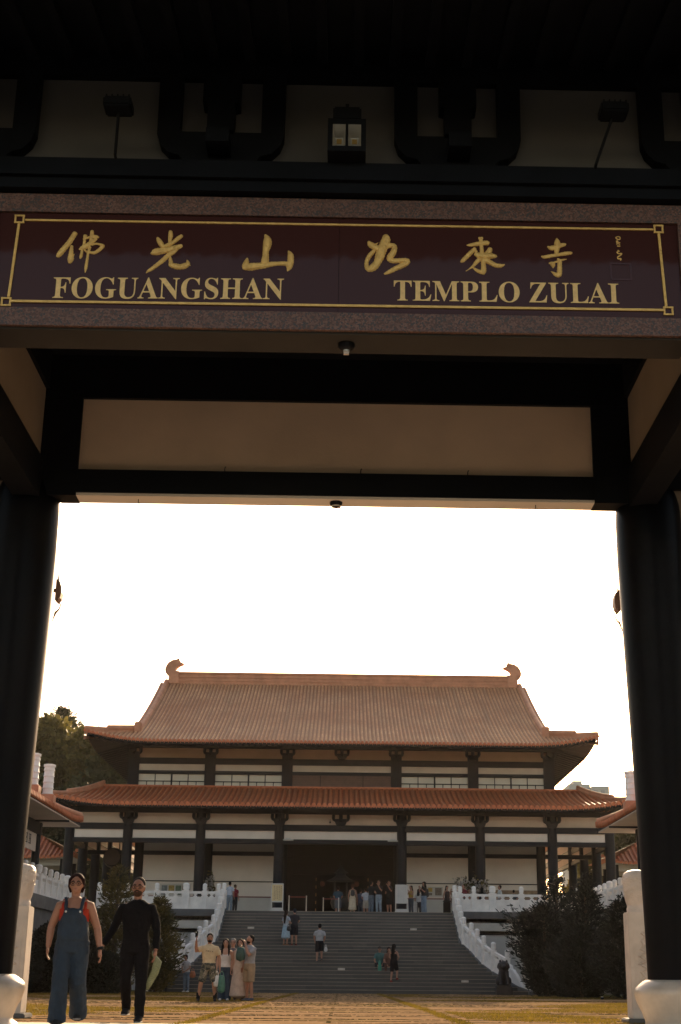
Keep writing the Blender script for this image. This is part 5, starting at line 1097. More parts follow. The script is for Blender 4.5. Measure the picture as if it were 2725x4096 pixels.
# ---- forest trees
def tree(x, y, z, h, r, label, seed, m='tree', kind='broad', n=95):
    rnd = random.Random(seed)
    root = thing({'broad':"broadleaf_tree",'pine':"conifer_tree",'palm':"palm_tree"}[kind], label, "tree", (x, y, z), 0, "trees beyond the temple")
    tr = MB(); tr.tube([(x,y,z-0.5),(x+rnd.uniform(-.4,.4),y,z+h*0.45),(x+rnd.uniform(-.6,.6),y,z+h*0.93)], [h*0.022,h*0.016,h*0.004], 8)
    c = MB()
    if kind == 'broad':
        for k in range(n):
            a = rnd.uniform(0, 6.283); t = rnd.uniform(0.12, 1.0); rr = r*math.sin(math.pi*min(1, 0.18+0.80*t))**0.7*rnd.uniform(0.25,1.05)
            cx, cy, cz = x+rr*math.cos(a), y+rr*math.sin(a), z+h*(0.16+0.80*t)
            cr = r*rnd.uniform(0.16,0.33)
            if k % 5 == 0: tr.tube([(x,y,z+h*(0.12+0.5*t)),(lerp(x,cx,.6),lerp(y,cy,.6),lerp(z+h*(0.12+0.5*t),cz,.5)),(cx,cy,cz)], [h*0.009,h*0.006,h*0.002], 6)
            for j in range(130):
                d = Vector((rnd.gauss(0,1),rnd.gauss(0,1),rnd.gauss(0,1))).normalized(); q = rnd.uniform(0.45,1.08)
                leaf(c, Vector((cx,cy,cz))+Vector((d.x*cr,d.y*cr,d.z*cr*0.75))*q, d+Vector((rnd.gauss(0,.7),rnd.gauss(0,.7),rnd.gauss(0,.7))), rnd.uniform(0.2,0.42), rnd.uniform(0.34,0.62), rnd)
    elif kind == 'pine':
        T = 17
        for k in range(T):
            t = k/(T-1); zz = z+h*(0.30+0.68*t); L0 = r*(1-t)**0.6+0.5
            for b in range(9):
                a = rnd.uniform(0,6.283); L = L0*rnd.uniform(0.75,1.1)
                tr.tube([(x,y,zz),(x+L*0.8*math.cos(a),y+L*0.8*math.sin(a),zz+L*0.12)], [0.06,0.02], 5)
                for j in range(46):
                    u = rnd.uniform(0.2,1.0)
                    p = Vector((x+L*u*math.cos(a)+rnd.gauss(0,.22), y+L*u*math.sin(a)+rnd.gauss(0,.22), zz+L*0.14*u+rnd.gauss(0.1,.2)))
                    leaf(c, p, Vector((math.cos(a),math.sin(a),0.7))+Vector((rnd.gauss(0,.4),rnd.gauss(0,.4),rnd.gauss(0,.3))), rnd.uniform(0.09,0.18), rnd.uniform(0.3,0.6), rnd)
    else:
        for b in range(16):
            a = rnd.uniform(0,6.283); L = r*rnd.uniform(0.8,1.1); top = Vector((x,y,z+h*0.94))
            for j in range(26):
                u = j/25; p = top+Vector((math.cos(a)*L*u, math.sin(a)*L*u, L*(0.75*u-0.95*u*u)))
                for sd in (-1,1): leaf(c, p, Vector((math.cos(a+sd*1.0),math.sin(a+sd*1.0),-0.45)), 0.07, 0.55*(1.05-u*0.6), rnd)
    build("trunk", tr, 'bark', root); build("crown", c, m, root, smooth=0)
T = [(-30.2,150,11,16.8,5.4,'tree_dark','pine',"tall layered conifer topping the wooded hill on the left"),
     (-28.3,133,7.5,16.6,5.0,'tree_yellow','broad',"sunlit yellow green tree below the tall conifer on the hill"),
     (-23.6,130,5.5,16.8,4.2,'tree_yellow','broad',"rounded yellow topped tree nearest the hall roof corner on the hill"),
     (-31.5,126,6.0,15.5,5.2,'tree','broad',"olive green tree at the left edge of the hill beside the gate column"),
     (-20.2,127,4.0,16.6,4.4,'tree','broad',"tall brownish tree rising behind the left eave corner"),
     (-26.6,119,3.0,14.2,5.0,'tree','broad',"dense olive tree low on the hill above the white pillars"),
     (-21.6,117,2.0,13.2,4.6,'tree','broad',"shadowed tree right above the lower roof corner"),
     (-31.0,114,2.5,13.0,4.8,'tree','broad',"dark tree low on the hill at its left end"),
     (-17.0,122,2.0,13.5,4.2,'tree','broad',"dark tree hidden under the left upper eave"),
     (-33.6,138,9,19.0,2.6,'tree_yellow','palm',"thin palm with drooping fronds at the left end of the hill"),
     (23.6,121,2.0,12.2,4.2,'tree_yellow','broad',"yellowish tree seen under the right gallery eave"),
     (28.0,117,2.0,11.0,4.2,'tree','broad',"green tree beside the yellowish one under the right gallery eave"),
     (20.2,112,1.5,8.3,3.0,'tree_yellow','broad',"low sunlit tree behind the right pavilion"),
     (17.3,128,1.0,20.8,3.0,'tree_yellow','palm',"palm whose fronds peek over the right slope of the upper roof")]
for i, (x,y,z,h,r,m,kd,lb) in enumerate(T): tree(x,y,z,h,r,lb,100+i,m,kd)
# ---- potted blossom shrubs on the terrace
MT['pot'] = mat("white_pot", (0.6,0.58,0.54), 0.5, 0.1)
def potted(x, y, label, seed, spread=0.9, nb=200):
    rnd = random.Random(seed); z = 4.1
    r_ = thing("potted_shrub", label, "plant", (x,y,z), 0, "blossoming potted shrubs on the terrace")
    build("pot", MB().lathe([(0.2,0),(0.27,0.06),(0.34,0.4),(0.37,0.44),(0.33,0.46),(0.3,0.42)], (x,y,z), 18), 'pot', r_)
    s_ = MB(); f_ = MB(); b_ = MB()
    for k in range(14):
        a = rnd.uniform(0,6.283); L = rnd.uniform(0.5,1.0)*spread; p0 = Vector((x,y,z+0.4))
        p1 = p0+Vector((math.cos(a)*L*0.35,math.sin(a)*L*0.3,0.6)); p2 = p0+Vector((math.cos(a)*L,math.sin(a)*L*0.6,rnd.uniform(0.9,2.0)))
        s_.tube([p0,p1,p2],[0.02,0.012,0.004],5)
        for j in range(34):
            t = rnd.uniform(0.3,1.05); p = p0.lerp(p1,t*2) if t < .5 else p1.lerp(p2,t*2-1)
            leaf(f_, p+Vector((rnd.gauss(0,.07),rnd.gauss(0,.07),rnd.gauss(0,.07))), Vector((rnd.gauss(0,1),rnd.gauss(0,1),rnd.gauss(0,1))), 0.09, 0.20, rnd)
        for j in range(nb//14):
            t = rnd.uniform(0.4,1.0); p = p1.lerp(p2,t)
            p += Vector((rnd.gauss(0,.1),rnd.gauss(0,.1),rnd.gauss(-0.1,.12)))
            for q in range(4): leaf(b_, p, Vector((rnd.gauss(0,1),rnd.gauss(0,1),rnd.gauss(0,1))), 0.09, 0.10, rnd)
    build("stem", s_, 'bark', r_); build("leaves", f_, 'juniper_gold', r_, smooth=0); build("blossom", b_, 'blossom', r_, smooth=0)
potted(7.45, 82.4, "large white blossoming potted shrub in front of the right veranda column", 51, 1.05, 320)
potted(-7.7, 83.8, "white blossoming potted shrub by the left veranda column", 52, 0.7, 240)
# ---- grass growing in the paving joints
rnd = random.Random(5)
gm = MB()
def blade(x, y, h):
    a = rnd.uniform(0, 6.283); w = rnd.uniform(0.006,0.014); lx, ly = rnd.gauss(0,h*0.5), rnd.gauss(0,h*0.5)
    o = len(gm.v)
    gm.v += [(x-math.cos(a)*w,y-math.sin(a)*w,0.0),(x+math.cos(a)*w,y+math.sin(a)*w,0.0),(x+lx,y+ly,h)]
    gm.f.append((o,o+1,o+2))
def dens(x, y): return mnoise.noise(Vector((x*0.16+3, y*0.16, 1.7)))+0.5*mnoise.noise(Vector((x*0.5, y*0.5, 4.1)))
row = 0.95
wm_ = MB()
def weed(x, y, h):
    a = rnd.uniform(0, 3.14); w = rnd.uniform(0.03,0.07); o = len(wm_.v)
    wm_.v += [(x-math.cos(a)*w,y-math.sin(a)*w,0.0),(x+math.cos(a)*w,y+math.sin(a)*w,0.0),(x+math.cos(a)*w*.7+rnd.gauss(0,h*.3),y+rnd.gauss(0,h*.3),h),(x-math.cos(a)*w*.7,y,h*rnd.uniform(.6,1))]
    wm_.f.append((o,o+1,o+2,o+3))
for k in range(int(19/row), int(67/row)):                # weedy joints across the court
    y = k*row; lim = 11.3 if y > 24 else 8
    str_ = rnd.uniform(-0.12, 0.5)
    n = int(lim*2*(70 if y < 34 else 42))
    for i in range(n):
        x = rnd.uniform(-lim, lim); q = 0.6*mnoise.noise(Vector((x*0.18+k*7.3, y*0.2, 2.2)))+str_
        if q > 0.0: weed(x, y+rnd.gauss(0,0.02), rnd.uniform(0.005,0.010+0.014*min(1,q)))
for sx in (-1, 1):                                       # mossy edges of the middle path
    for i in range(8000):
        y = rnd.uniform(14, 67); x = sx*1.85+rnd.gauss(0,0.055)+0.05*mnoise.noise(Vector((y*0.4,sx,0)))
        blade(x, y, rnd.uniform(0.012,0.035))
for i in range(230000):                                  # grassy patches towards both sides
    sx = rnd.choice((-1,1)); x = sx*rnd.uniform(2.1, 11.4); y = 19+47*rnd.random()**1.5
    q = mnoise.noise(Vector((x*0.20, y*0.16, 8.3)))+0.4*mnoise.noise(Vector((x*0.7, y*0.9, 3.3)))+0.045*(abs(x)-4.5)+(0.10 if sx < 0 else 0)
    if q > 0.10: blade(x, y, rnd.uniform(0.015,0.03+0.03*min(1,q)))
tag(build("weeds", wm_, 'weeds', smooth=0), "low dark weeds lining the paving joints of the courtyard", "weeds", kind="stuff")
tag(build("grass", gm, 'grass', smooth=0), "short yellow green grass growing in the joints of the courtyard paving", "grass", kind="stuff")
# ================================================================== SMALL THINGS ON THE TERRACE AND STEPS
MT['parch'] = mat("parchment", (0.60,0.46,0.24), 0.7, 0.1, 4)
MT['white_paint'] = mat("white_paint", (0.48,0.45,0.41), 0.55, 0.08)
def board_stand(x, label, face, w=0.62, h=1.05):
    y, z = 79.6, 4.1
    r_ = thing("notice_board", label, "notice board", (x, y, z), 0, "notice boards beside the hall door")
    f = MB(); f.box(x-w/2-0.03,x-w/2+0.02,y-0.03,y+0.03,z,z+1.5).box(x+w/2-0.02,x+w/2+0.03,y-0.03,y+0.03,z,z+1.5).box(x-w/2+0.0205,x+w/2-0.0205,y-0.028,y+0.028,z+1.44,z+1.5).box(x-w/2+0.0205,x+w/2-0.0205,y-0.028,y+0.028,z+0.50,z+0.57)
    build("frame", f, 'white_paint', r_, smooth=0)
    p = build("sheet", MB().box(x-w/2+0.021,x+w/2-0.021,y-0.012,y+0.012,z+0.571,z+1.439), face, r_, smooth=0)
    t_ = MB(); rr = random.Random(int(x*7))
    for k in range(5):
        xx = x+w*0.34-k*w*0.15; zz = z+1.36
        while zz > z+0.66:
            l = rr.uniform(0.03,0.07); t_.box(xx-0.022, xx+0.022, y-0.0145, y-0.0125, zz-l, zz); zz -= l+0.025
    build("writing", t_, mat("faded_ink",(0.30,0.20,0.12) if face == 'parch' else (0.42,0.40,0.37),0.8), p, smooth=0)
    build("foot", MB().prism([(x-w/2-0.08,z-0.03),(x+w/2+0.08,z-0.03),(x+w/2,z+0.2),(x-w/2,z+0.2)], y-0.22, y+0.22, 'y'), 'plaster_low', r_, smooth=0)
board_stand(-3.42, "white framed notice board with a yellow parchment sheet left of the hall door", 'parch')
board_stand(3.40, "white framed notice board with a pale sheet right of the hall door", 'white_paint')
MT['ribbon'] = mat("red_ribbon", (0.16,0.03,0.025), 0.6)
def barrier(x0, x1, y, label, rope=True):
    z = 4.1; r_ = thing("rope_barrier", label, "barrier", ((x0+x1)/2, y, z), 0, "rope barriers before the hall door")
    for x in (x0, x1): build("stanchion", MB().lathe([(0.15,0),(0.15,0.02),(0.03,0.04),(0.026,0.85),(0.036,0.86),(0.03,0.92)], (x,y,z), 12), 'steel', r_)
    build("ribbon", MB().slant((x0,y,z),(x1,y,z),0.82,0.87,0.012), 'ribbon', r_, smooth=0)
barrier(-2.80, -1.84, 80.6, "steel rope barrier with a red ribbon at the left of the hall door")
barrier(-0.92, -0.05, 82.2, "steel rope barrier with a red ribbon before the middle of the hall door")
def bin_(x, y, label, m, w, h, round_):
    z = 4.1; r_ = thing("waste_bin", label, "bin", (x,y,z), 0, "waste bins right of the hall door")
    if round_:
        build("body", MB().lathe([(w*.42,0),(w*.5,0.04),(w*.5,h*.8),(w*.46,h*.82)], (x,y,z), 20), m, r_); build("lid", MB().lathe([(w*.5,h*.82),(w*.52,h*.86),(w*.4,h*.97),(w*.1,h)], (x,y,z), 20), 'steel', r_)
    else:
        build("body", MB().box(x-w/2,x+w/2,y-w/2,y+w/2,z,z+h*.86,0.02), m, r_, smooth=0); build("lid", MB().box(x-w/2-.02,x+w/2+.02,y-w/2-.02,y+w/2+.02,z+h*.86,z+h,0.03), 'black', r_, smooth=0)
bin_(4.20, 82.6, "round grey waste bin behind the woman in the yellow top", 'plaster_low', 0.44, 0.78, True)
bin_(5.95, 80.3, "square dark waste bin beside the right stair head balustrade", 'door', 0.40, 0.72, False)
po = thing("poster", "colourful poster on the wall right of the hall door", "poster", (5.75, 87.9, 5.6))
build("sheet", MB().box(5.30,6.25,87.895,87.925,5.45,6.02), 'white_paint', po, smooth=0)
pm = MB().box(5.36,5.62,87.888,87.8945,5.72,5.96); build("picture", pm, mat("poster_yellow",(0.42,0.27,0.05),0.6), po, smooth=0)
build("picture", MB().box(5.78,6.18,87.888,87.8945,5.52,5.96).box(5.40,5.60,87.888,87.8945,5.52,5.66), mat("poster_brown",(0.16,0.12,0.09),0.6,0.5,9), po, smooth=0)
po = thing("poster", "strip of small colour photographs on the wall left of the hall, above the balustrade", "poster", (-9.9, 87.9, 5.6))
build("sheet", MB().box(-10.9,-9.1,87.895,87.925,5.3,6.05), 'white_paint', po, smooth=0)
for k, c in enumerate(((0.18,0.2,0.2),(0.35,0.24,0.06),(0.12,0.16,0.10),(0.28,0.18,0.09))): build("picture", MB().box(-10.8+k*0.42,-10.45+k*0.42,87.888,87.8945,5.4+0.05*(k%2),5.95), mat("photo_print",c,0.6,0.5,7), po, smooth=0)
# brown picture strip right
po = thing("poster", "long brown picture strip on the wall behind the right balustrade", "poster", (10.4, 87.9, 5.5))
build("sheet", MB().box(8.6,12.0,87.89,87.925,5.36,5.86), mat("brown_print",(0.26,0.17,0.10),0.6,0.5,3), po, smooth=0)
# incense burner with tiered roof inside the doorway
ib = thing("incense_burner", "dark bronze incense burner with a tiered pagoda roof in the doorway", "incense burner", (0.05, 85.6, 4.15))
MT['bronze'] = mat("dark_bronze", (0.025,0.024,0.022), 0.6, 0.3, 4, metal=0.2)
x, y, z = 0.05, 85.6, 4.15
build("bowl", MB().lathe([(0.25,0.3),(0.5,0.45),(0.6,0.75),(0.55,1.0),(0.62,1.05),(0.62,1.1),(0.4,1.1)], (x,y,z), 24), 'bronze', ib)
for k in range(3): a = k*2.1; build("leg", MB().tube([(x+.35*math.cos(a),y+.35*math.sin(a),z),(x+.42*math.cos(a),y+.42*math.sin(a),z+.25),(x+.3*math.cos(a),y+.3*math.sin(a),z+.5)], [.06,.08,.1], 8), 'bronze', ib)
for k in range(4): a = .78+k*1.571; build("post", MB().tube([(x+.5*math.cos(a),y+.5*math.sin(a),z+1.05),(x+.5*math.cos(a),y+.5*math.sin(a),z+1.95)], .045, 8), 'bronze', ib)
build("roof", MB().lathe([(0.86,1.98),(0.84,2.02),(0.55,2.14),(0.30,2.32),(0.30,2.42),(0.46,2.46),(0.30,2.56),(0.14,2.72),(0.06,2.85),(0.08,2.92),(0.02,3.0)], (x,y,z), 8), 'bronze', ib, smooth=0)
# two red lanterns / hanging lamps in the dark
for xx, lb in ((-1.08,"left"),(1.02,"right")):
    l_ = thing("hanging_lantern", f"small dull orange lantern hanging in the dark hall, {lb} of the incense burner", "lantern", (xx, 88.9, 6.2), 0, "lanterns in the hall door")
    build("shade", MB().lathe([(0.06,-0.16),(0.13,-0.1),(0.15,0),(0.13,0.1),(0.06,0.16)], (xx,88.9,6.2), 14), mat("lantern_orange",(0.10,0.03,0.012),0.6), l_)
    build("cord", MB().tube([(xx,88.9,6.36),(xx,88.9,10.2)], 0.01, 5), 'black', l_)
# step lights
for x, y, lb in ((3.85,75.61,"high on the right of the steps"),(5.92,68.64,"low on the right of the steps near the guardian lion"),(0.16,70.19,"in the middle of the lower steps"),(-4.53,75.62,"high on the left of the steps")):
    i = int((y-Y0)/tread); yy = Y0+i*tread; zz = i*rise
    l_ = thing("step_light", f"small pale light fitting {lb}", "light fitting", (x, yy, zz+0.05), 0, "light fittings on the stair risers")
    build("plate", MB().box(x-0.17,x+0.17,yy-0.055,yy-0.032,zz+0.015,zz+0.115,0.006), 'white_paint', l_, smooth=0)
    build("lens", MB().box(x-0.07,x+0.07,yy-0.064,yy-0.056,zz+0.05,zz+0.10), 'steel', l_, smooth=0)
# lamps on the beam at both sides of the door, and a small camera
for sx, lb in ((-1,"left"),(1,"right")):
    x = sx*3.02
    l_ = thing("batten_lamp", f"pale batten lamp fixed to the beam at the {lb} side of the doorway", "lamp", (x, 82.7, 8.25), 0, "batten lamps over the doorway")
    build("tray", MB().box(x-0.30,x+0.30,82.62,82.79,8.20,8.27,0.01), 'far_conc', l_, smooth=0); build("cover", MB().tube([(x-0.15,82.68,8.30),(x+0.15,82.68,8.30)], 0.05, 10, ref=(0,0,1)), 'steel', l_)
l_ = thing("security_camera", "small dark camera hanging beside the middle bracket under the lower eave", "camera", (-0.62, 82.6, 9.3))
build("body", MB().tube([(-0.62,82.45,9.22),(-0.62,82.72,9.27)], 0.055, 10, ref=(0,0,1)), 'black', l_); build("mount", MB().box(-0.65,-0.59,82.68,82.86,9.26,9.32).box(-0.635,-0.605,82.6,82.64,9.28,9.42), 'black', l_, smooth=0)
for y, lb in ((51.5,"farther"),(47.0,"nearer")):
    l_ = thing("ground_light", f"tiny ground light at the edge of the right hedge, the {lb} one", "light fitting", (9.1+(52-y)*.35, y, 0), 0, "tiny ground lights along the right hedge")
    x = 9.1+(52-y)*.35
    build("body", MB().lathe([(0.06,0),(0.06,0.06),(0.05,0.08)], (x,y,0), 12), 'black', l_); build("lens", MB().lathe([(0.045,0.08),(0.04,0.095),(0.01,0.1)], (x,y,0), 12), 'steel', l_)
# guardian lion at the foot of the stair
gl = thing("guardian_lion", "dark stone guardian lion seated at the right foot of the stair", "statue", (7.55, 67.0, 0))
x, y = 7.55, 67.0
MT['lion'] = mat("dark_lion_stone", (0.035,0.028,0.026), 0.6, 0.4, 6, 0.5, 25)
build("pedestal", MB().box(x-0.36,x+0.36,y-0.40,y+0.42,0,0.34,0.02).box(x-0.30,x+0.30,y-0.34,y+0.36,0.34,0.42,0.015), 'lion', gl, smooth=0)
L = MB()
L.tube([(x,y+0.22,0.42),(x,y+0.20,0.65),(x,y+0.06,0.95),(x,y-0.04,1.15)], [(0.27,0.22),(0.27,0.25),(0.23,0.2),(0.19,0.16)], 14)
L.ball((x,y-0.10,1.28),(0.21,0.20,0.20)); L.ball((x,y-0.28,1.22),(0.12,0.11,0.10)); L.ball((x,y-0.02,1.20),(0.26,0.16,0.25))
for sx in (-1,1):
    L.tube([(x+sx*0.14,y-0.10,1.02),(x+sx*0.15,y-0.19,0.72),(x+sx*0.15,y-0.22,0.44)], [0.09,0.075,0.08], 10); L.ball((x+sx*0.15,y-0.27,0.46),(0.09,0.11,0.06))
    L.ball((x+sx*0.24,y+0.10,0.60),(0.13,0.2,0.19)); L.ball((x+sx*0.15,y-0.02,1.46),(0.05,0.04,0.06))
rnd2 = random.Random(4)
for k in range(26): a = rnd2.uniform(-0.3,3.44); L.ball((x+0.24*math.cos(a),y+0.0,1.2+0.24*math.sin(a)),(0.055,0.07,0.055),7,5)
L.tube([(x,y+0.38,0.5),(x,y+0.46,0.8),(x,y+0.38,1.05)], [0.06,0.09,0.05], 8)
build("body", L, 'lion', gl, smooth=60)
# ================================================================== PEOPLE
_cm = {}
def cmat(kind, col):
    k = (kind, col)
    if k not in _cm:
        if kind == 'skin': _cm[k] = mat("skin", col, 0.55, 0.10, 6)
        elif kind == 'hair': _cm[k] = mat("hair", tuple(c*0.7 for c in col), 0.75, 0.3, 14, 0.5, 60, spec=0.08)
        elif kind == 'denim': _cm[k] = mat("denim", col, 0.85, 0.35, 9, 0.3, 50)
        elif kind == 'camo':
            m, nt, b = _nt("camouflage_cloth")
            f = _noise(nt, 9, 2); g = _noise(nt, 14, 2)
            c = _mix(nt, _ramp(nt, f, 0, 1, .48, .52), (0.03,0.035,0.03), (0.12,0.11,0.075))
            nt.links.new(_mix(nt, _ramp(nt, g, 0, 1, .55, .58), c, (0.25,0.21,0.16)), b.inputs['Base Color']); b.inputs['Roughness'].default_value = 0.9
            _cm[k] = m
        else: _cm[k] = mat("cloth", col, 0.9, 0.22, 7, 0.4, 18, bdist=0.03, spec=0.12)
    return _cm[k]

def rmesh(o, vox, it=2):
    r = o.modifiers.new("remesh", 'REMESH'); r.mode = 'VOXEL'; r.voxel_size = vox; r.use_smooth_shade = True
    s = o.modifiers.new("smooth", 'SMOOTH'); s.factor = 0.5; s.iterations = it
    return o

LEGS = {'stand': (((-.10,-.01,.49),(-.11,.03,.085)), ((.10,-.01,.49),(.11,.03,.085))),
        'apart': (((-.19,-.02,.49),(-.25,.03,.085)), ((.16,-.02,.49),(.20,.03,.085))),
        'walk':  (((-.10,-.12,.50),(-.10,-.17,.09)), ((.10,-.03,.49),(.10,.26,.15))),
        'walk2': (((-.10,.00,.49),(-.11,.24,.17)), ((.11,-.10,.50),(.12,-.14,.09))),
        'climb': (((-.10,-.16,.55),(-.11,-.12,.20)), ((.10,.00,.48),(.11,.10,.085))),
        'sit':   (((-.19,-.42,.50),(-.17,-.36,.085)), ((.19,-.42,.50),(.17,-.36,.085)))}
ARMS = {'down':  (((-.24,.03,1.13),(-.25,-.05,.88)), ((.24,.03,1.13),(.25,-.05,.88))),
        'front': (((-.25,-.02,1.15),(-.08,-.22,1.02)), ((.25,-.02,1.15),(.08,-.22,1.02))),
        'phone': (((-.22,-.14,1.18),(-.08,-.26,1.42)), ((.22,-.14,1.18),(.07,-.27,1.40))),
        'cross': (((-.26,-.04,1.16),(.06,-.20,1.18)), ((.26,-.04,1.16),(-.06,-.22,1.14))),
        'chin':  (((-.24,.02,1.14),(-.10,-.20,1.10)), ((.22,-.12,1.18),(.07,-.20,1.46))),
        'hug':   (((-.26,.0,1.16),(-.22,-.22,1.10)), ((.26,-.06,1.17),(.20,-.30,1.16))),
        'knees': (((-.25,-.22,1.14),(-.12,-.42,1.0)), ((.25,-.22,1.14),(.10,-.42,1.0)))}

def person(label, x, y, z, H, rz=0.0, skin=(0.29,0.14,0.09), hair=((0.018,0.013,0.011),'short'), top=((0.5,0.5,0.5),'short',0.92),
           bottom=('trousers',(0.05,0.06,0.08)), shoes=(0.03,0.03,0.03), legs='stand', arms='down', lean=0.0, build_=1.0, near=False, face=False, group=None, beard=False, glasses=False, seat=None, headturn=0.0, fem=False):
    k = H/1.75; vox = 0.0075 if near else 0.0155
    LG = LEGS[legs] if isinstance(legs, str) else legs; AR = ARMS[arms] if isinstance(arms, str) else arms
    drop = 0.0 if seat is None else 0.92 - seat
    w = build_; ca, sa = math.cos(lean), math.sin(lean)
    def U(p):                                       # upper body: lean about the hips, drop when sitting
        px, py, pz = p
        if pz > 0.93:
            dz = pz-0.93; py, pz = py*ca - dz*sa, 0.93 + dz*ca + py*sa
        return Vector((px*k, py*k, (pz-drop)*k))
    def Lg(p): return Vector((p[0]*k, p[1]*k, p[2]*k))
    def tor(mb, levels, inf=0.0, fy=0.0):
        mb.tube([U((0, fy, zz)) for zz,_,_ in levels], [((a*w+inf)*k, (b*w+inf)*k) for _,a,b in levels], 14)
    sh = 0.165 if fem else 0.185
    TOR = [(0.84,.155,.105),(0.95,.170 if fem else .158,.118),(1.05,.140 if fem else .148,.105),(1.16,.142 if fem else .158,.108),(1.28,.158 if fem else .178,.122),(1.37,.158 if fem else .178,.110),(1.43,.125,.085),(1.475,.07,.065)]
    hipz = 0.88
    head = (0, -0.018, 1.635)
    b = MB()
    tor(b, TOR)
    b.tube([U((0,.012,1.42)), U((0,-.002,1.50)), U((0,-.012,1.57))], [.060*k, .052*k, .056*k], 12)
    # head: skull, jaw, nose, ears
    b.ball(U(head), (.076*k,.094*k,.108*k), 16, 12)
    b.ball(U((0,-.045,1.585)), (.056*k,.062*k,.062*k), 14, 10)
    b.ball(U((0,-.078,1.553)), (.030*k,.026*k,.024*k), 10, 7)
    b.tube([U((0,-.103,1.655)), U((0,-.122,1.625)), U((0,-.112,1.612))], [.009*k,.014*k,.013*k], 8)
    for s in (-1,1):
        b.ball(U((s*.077,-.008,1.628)), (.012*k,.022*k,.032*k), 8, 6)
        b.ball(U((s*.035,-.088,1.66)), (.026*k,.022*k,.012*k), 8, 6)     # brow
        e, wr = AR[0 if s < 0 else 1]
        S = U((s*sh*w,0,1.378)); E = U(e); Wp = U(wr)
        b.tube([U((s*.10*w,0,1.40)), S, S.lerp(E,.35), E, E.lerp(Wp,.3), Wp], [.052*k*w, .056*k*w, .050*k*w, .041*k*w, .042*k*w, .028*k*w], 12, ref=(0,1,0.01))
        # hand: palm, four fingers of unequal length, thumb from the side of the palm
        d = (Wp-E).normalized(); sd = d.cross(Vector((s*1.0, 0.02, 0.01))); sd = sd if sd.length > .2 else d.cross(Vector((0,1,0))); sd.normalize()
        if sd.y > 0.3 and d.z < -0.5: sd = -sd
        nn = d.cross(sd).normalized(); inn = nn if (nn.x*s) < 0 else -nn
        P0 = Wp; P1 = Wp + d*0.085*k
        b.tube([P0-d*.01*k, P0+d*.03*k, P1], [(.026*k,.022*k),(.036*k,.018*k),(.040*k,.015*k)], 10, ref=tuple(nn))
        fr = 0.0092*k if near else 0.0125*k
        for q, Lf in enumerate((.070,.080,.075,.058)):
            o_ = P1 + sd*(.031-.0205*q)*k
            b.tube([o_-d*.015*k, o_+d*Lf*.45*k+inn*.006*k, o_+d*Lf*.85*k+inn*.026*k, o_+d*Lf*.98*k+inn*.042*k], [fr, fr*.95, fr*.88, fr*.75], 8, ref=tuple(sd))
        o_ = P0 + d*.030*k + sd*.030*k
        b.tube([o_-sd*.012*k, o_+sd*.022*k+d*.022*k+inn*.012*k, o_+sd*.024*k+d*.055*k+inn*.022*k], [fr*1.25, fr*1.1, fr*.85], 8, ref=tuple(nn))
        kn, an = LG[0 if s < 0 else 1]
        Hp = U((s*.085*w,0,hipz)); K_ = Lg(kn); A_ = Lg(an)
        b.tube([U((s*.06,0,.93)), Hp, Hp.lerp(K_,.45), K_, K_.lerp(A_,.3), K_.lerp(A_,.7), A_], [.085*k*w, .094*k*w, .078*k*w, .057*k*w, .058*k*w, .043*k*w, .036*k], 12, ref=(0,1,0.01))
        b.tube([A_+Vector((0,.045*k,-.045*k)), A_+Vector((0,-.02*k,-.04*k)), A_+Vector((0,-.10*k,-.06*k)), A_+Vector((0,-.16*k,-.068*k))], [.033*k,.040*k,.038*k,.024*k], 10, ref=(0,0,1))
    root = build("person", b, cmat('skin', skin), None, smooth=180, local=True)
    rmesh(root, vox)
    root.location = (x, y, z); root.rotation_euler = (0,0,rz)
    tag(root, label, "person", group)
    def part(name, mb, m, v=None, rm=True, sm=180):
        o = build(name, mb, m, root, smooth=sm, local=True)
        if rm: rmesh(o, v or vox*1.15, 2)
        if near and name in ("shirt","overalls","trousers"):
            d_ = o.modifiers.new("folds", 'DISPLACE'); d_.texture = FOLD; d_.strength = 0.022*k; d_.mid_level = 0.5; d_.texture_coords = 'LOCAL'
        return o
    # hair
    hc, hs = hair; hm = MB()
    if hs == 'bald': pass
    else:
        big = 0.007 if hs in ('short','cap') else 0.015
        hm.ball(U((0,.026,1.676)), ((.078+big)*k,(.094+big)*k,(.086+big)*k), 16, 10)
        hm.ball(U((0,.045,1.635)), ((.080+big*.6)*k,(.066+big*.5)*k,(.085)*k), 14, 9)
        if fem:
            for s in (-1,1): hm.tube([U((s*.040,-.060,1.735)), U((s*.078,-.030,1.69)), U((s*.086,.008,1.61)), U((s*.070,.03,1.54))], [.020*k,.024*k,.022*k,.014*k], 8)
        if hs == 'cap':
            hm.tube([U((0,-.07,1.69)), U((0,-.15,1.685))], [(.06*k,.012*k),(.045*k,.008*k)], 10, ref=(0,0,1))
        if hs in ('long','verylong','tied','pony'):
            hm.ball(U((0,.045,1.60)), (.080*k,.060*k,.09*k), 12, 8)
        if hs in ('long','verylong'):
            zb = 1.32 if hs == 'long' else 1.10
            hm.tube([U((0,.06,1.62)), U((0,.105,1.48)), U((0,.115,1.36)), U((0,.13,zb))], [(.088*k,.05*k),(.10*k,.045*k),(.095*k,.04*k),(.05*k,.02*k)], 12)
            if face or near:
                for s in (-1,1): hm.tube([U((s*.075,.0,1.66)), U((s*.098,-.03,1.52)), U((s*.105,-.085,1.38)), U((s*.10,-.11,1.27))], [.03*k,.034*k,.034*k,.014*k], 8)
        if hs == 'pony': hm.tube([U((0,.09,1.66)), U((0,.15,1.60)), U((0,.15,1.42))], [.03*k,.04*k,.015*k], 8)
        if hs == 'bun': hm.ball(U((0,.10,1.72)), (.05*k,.05*k,.05*k), 10, 7)
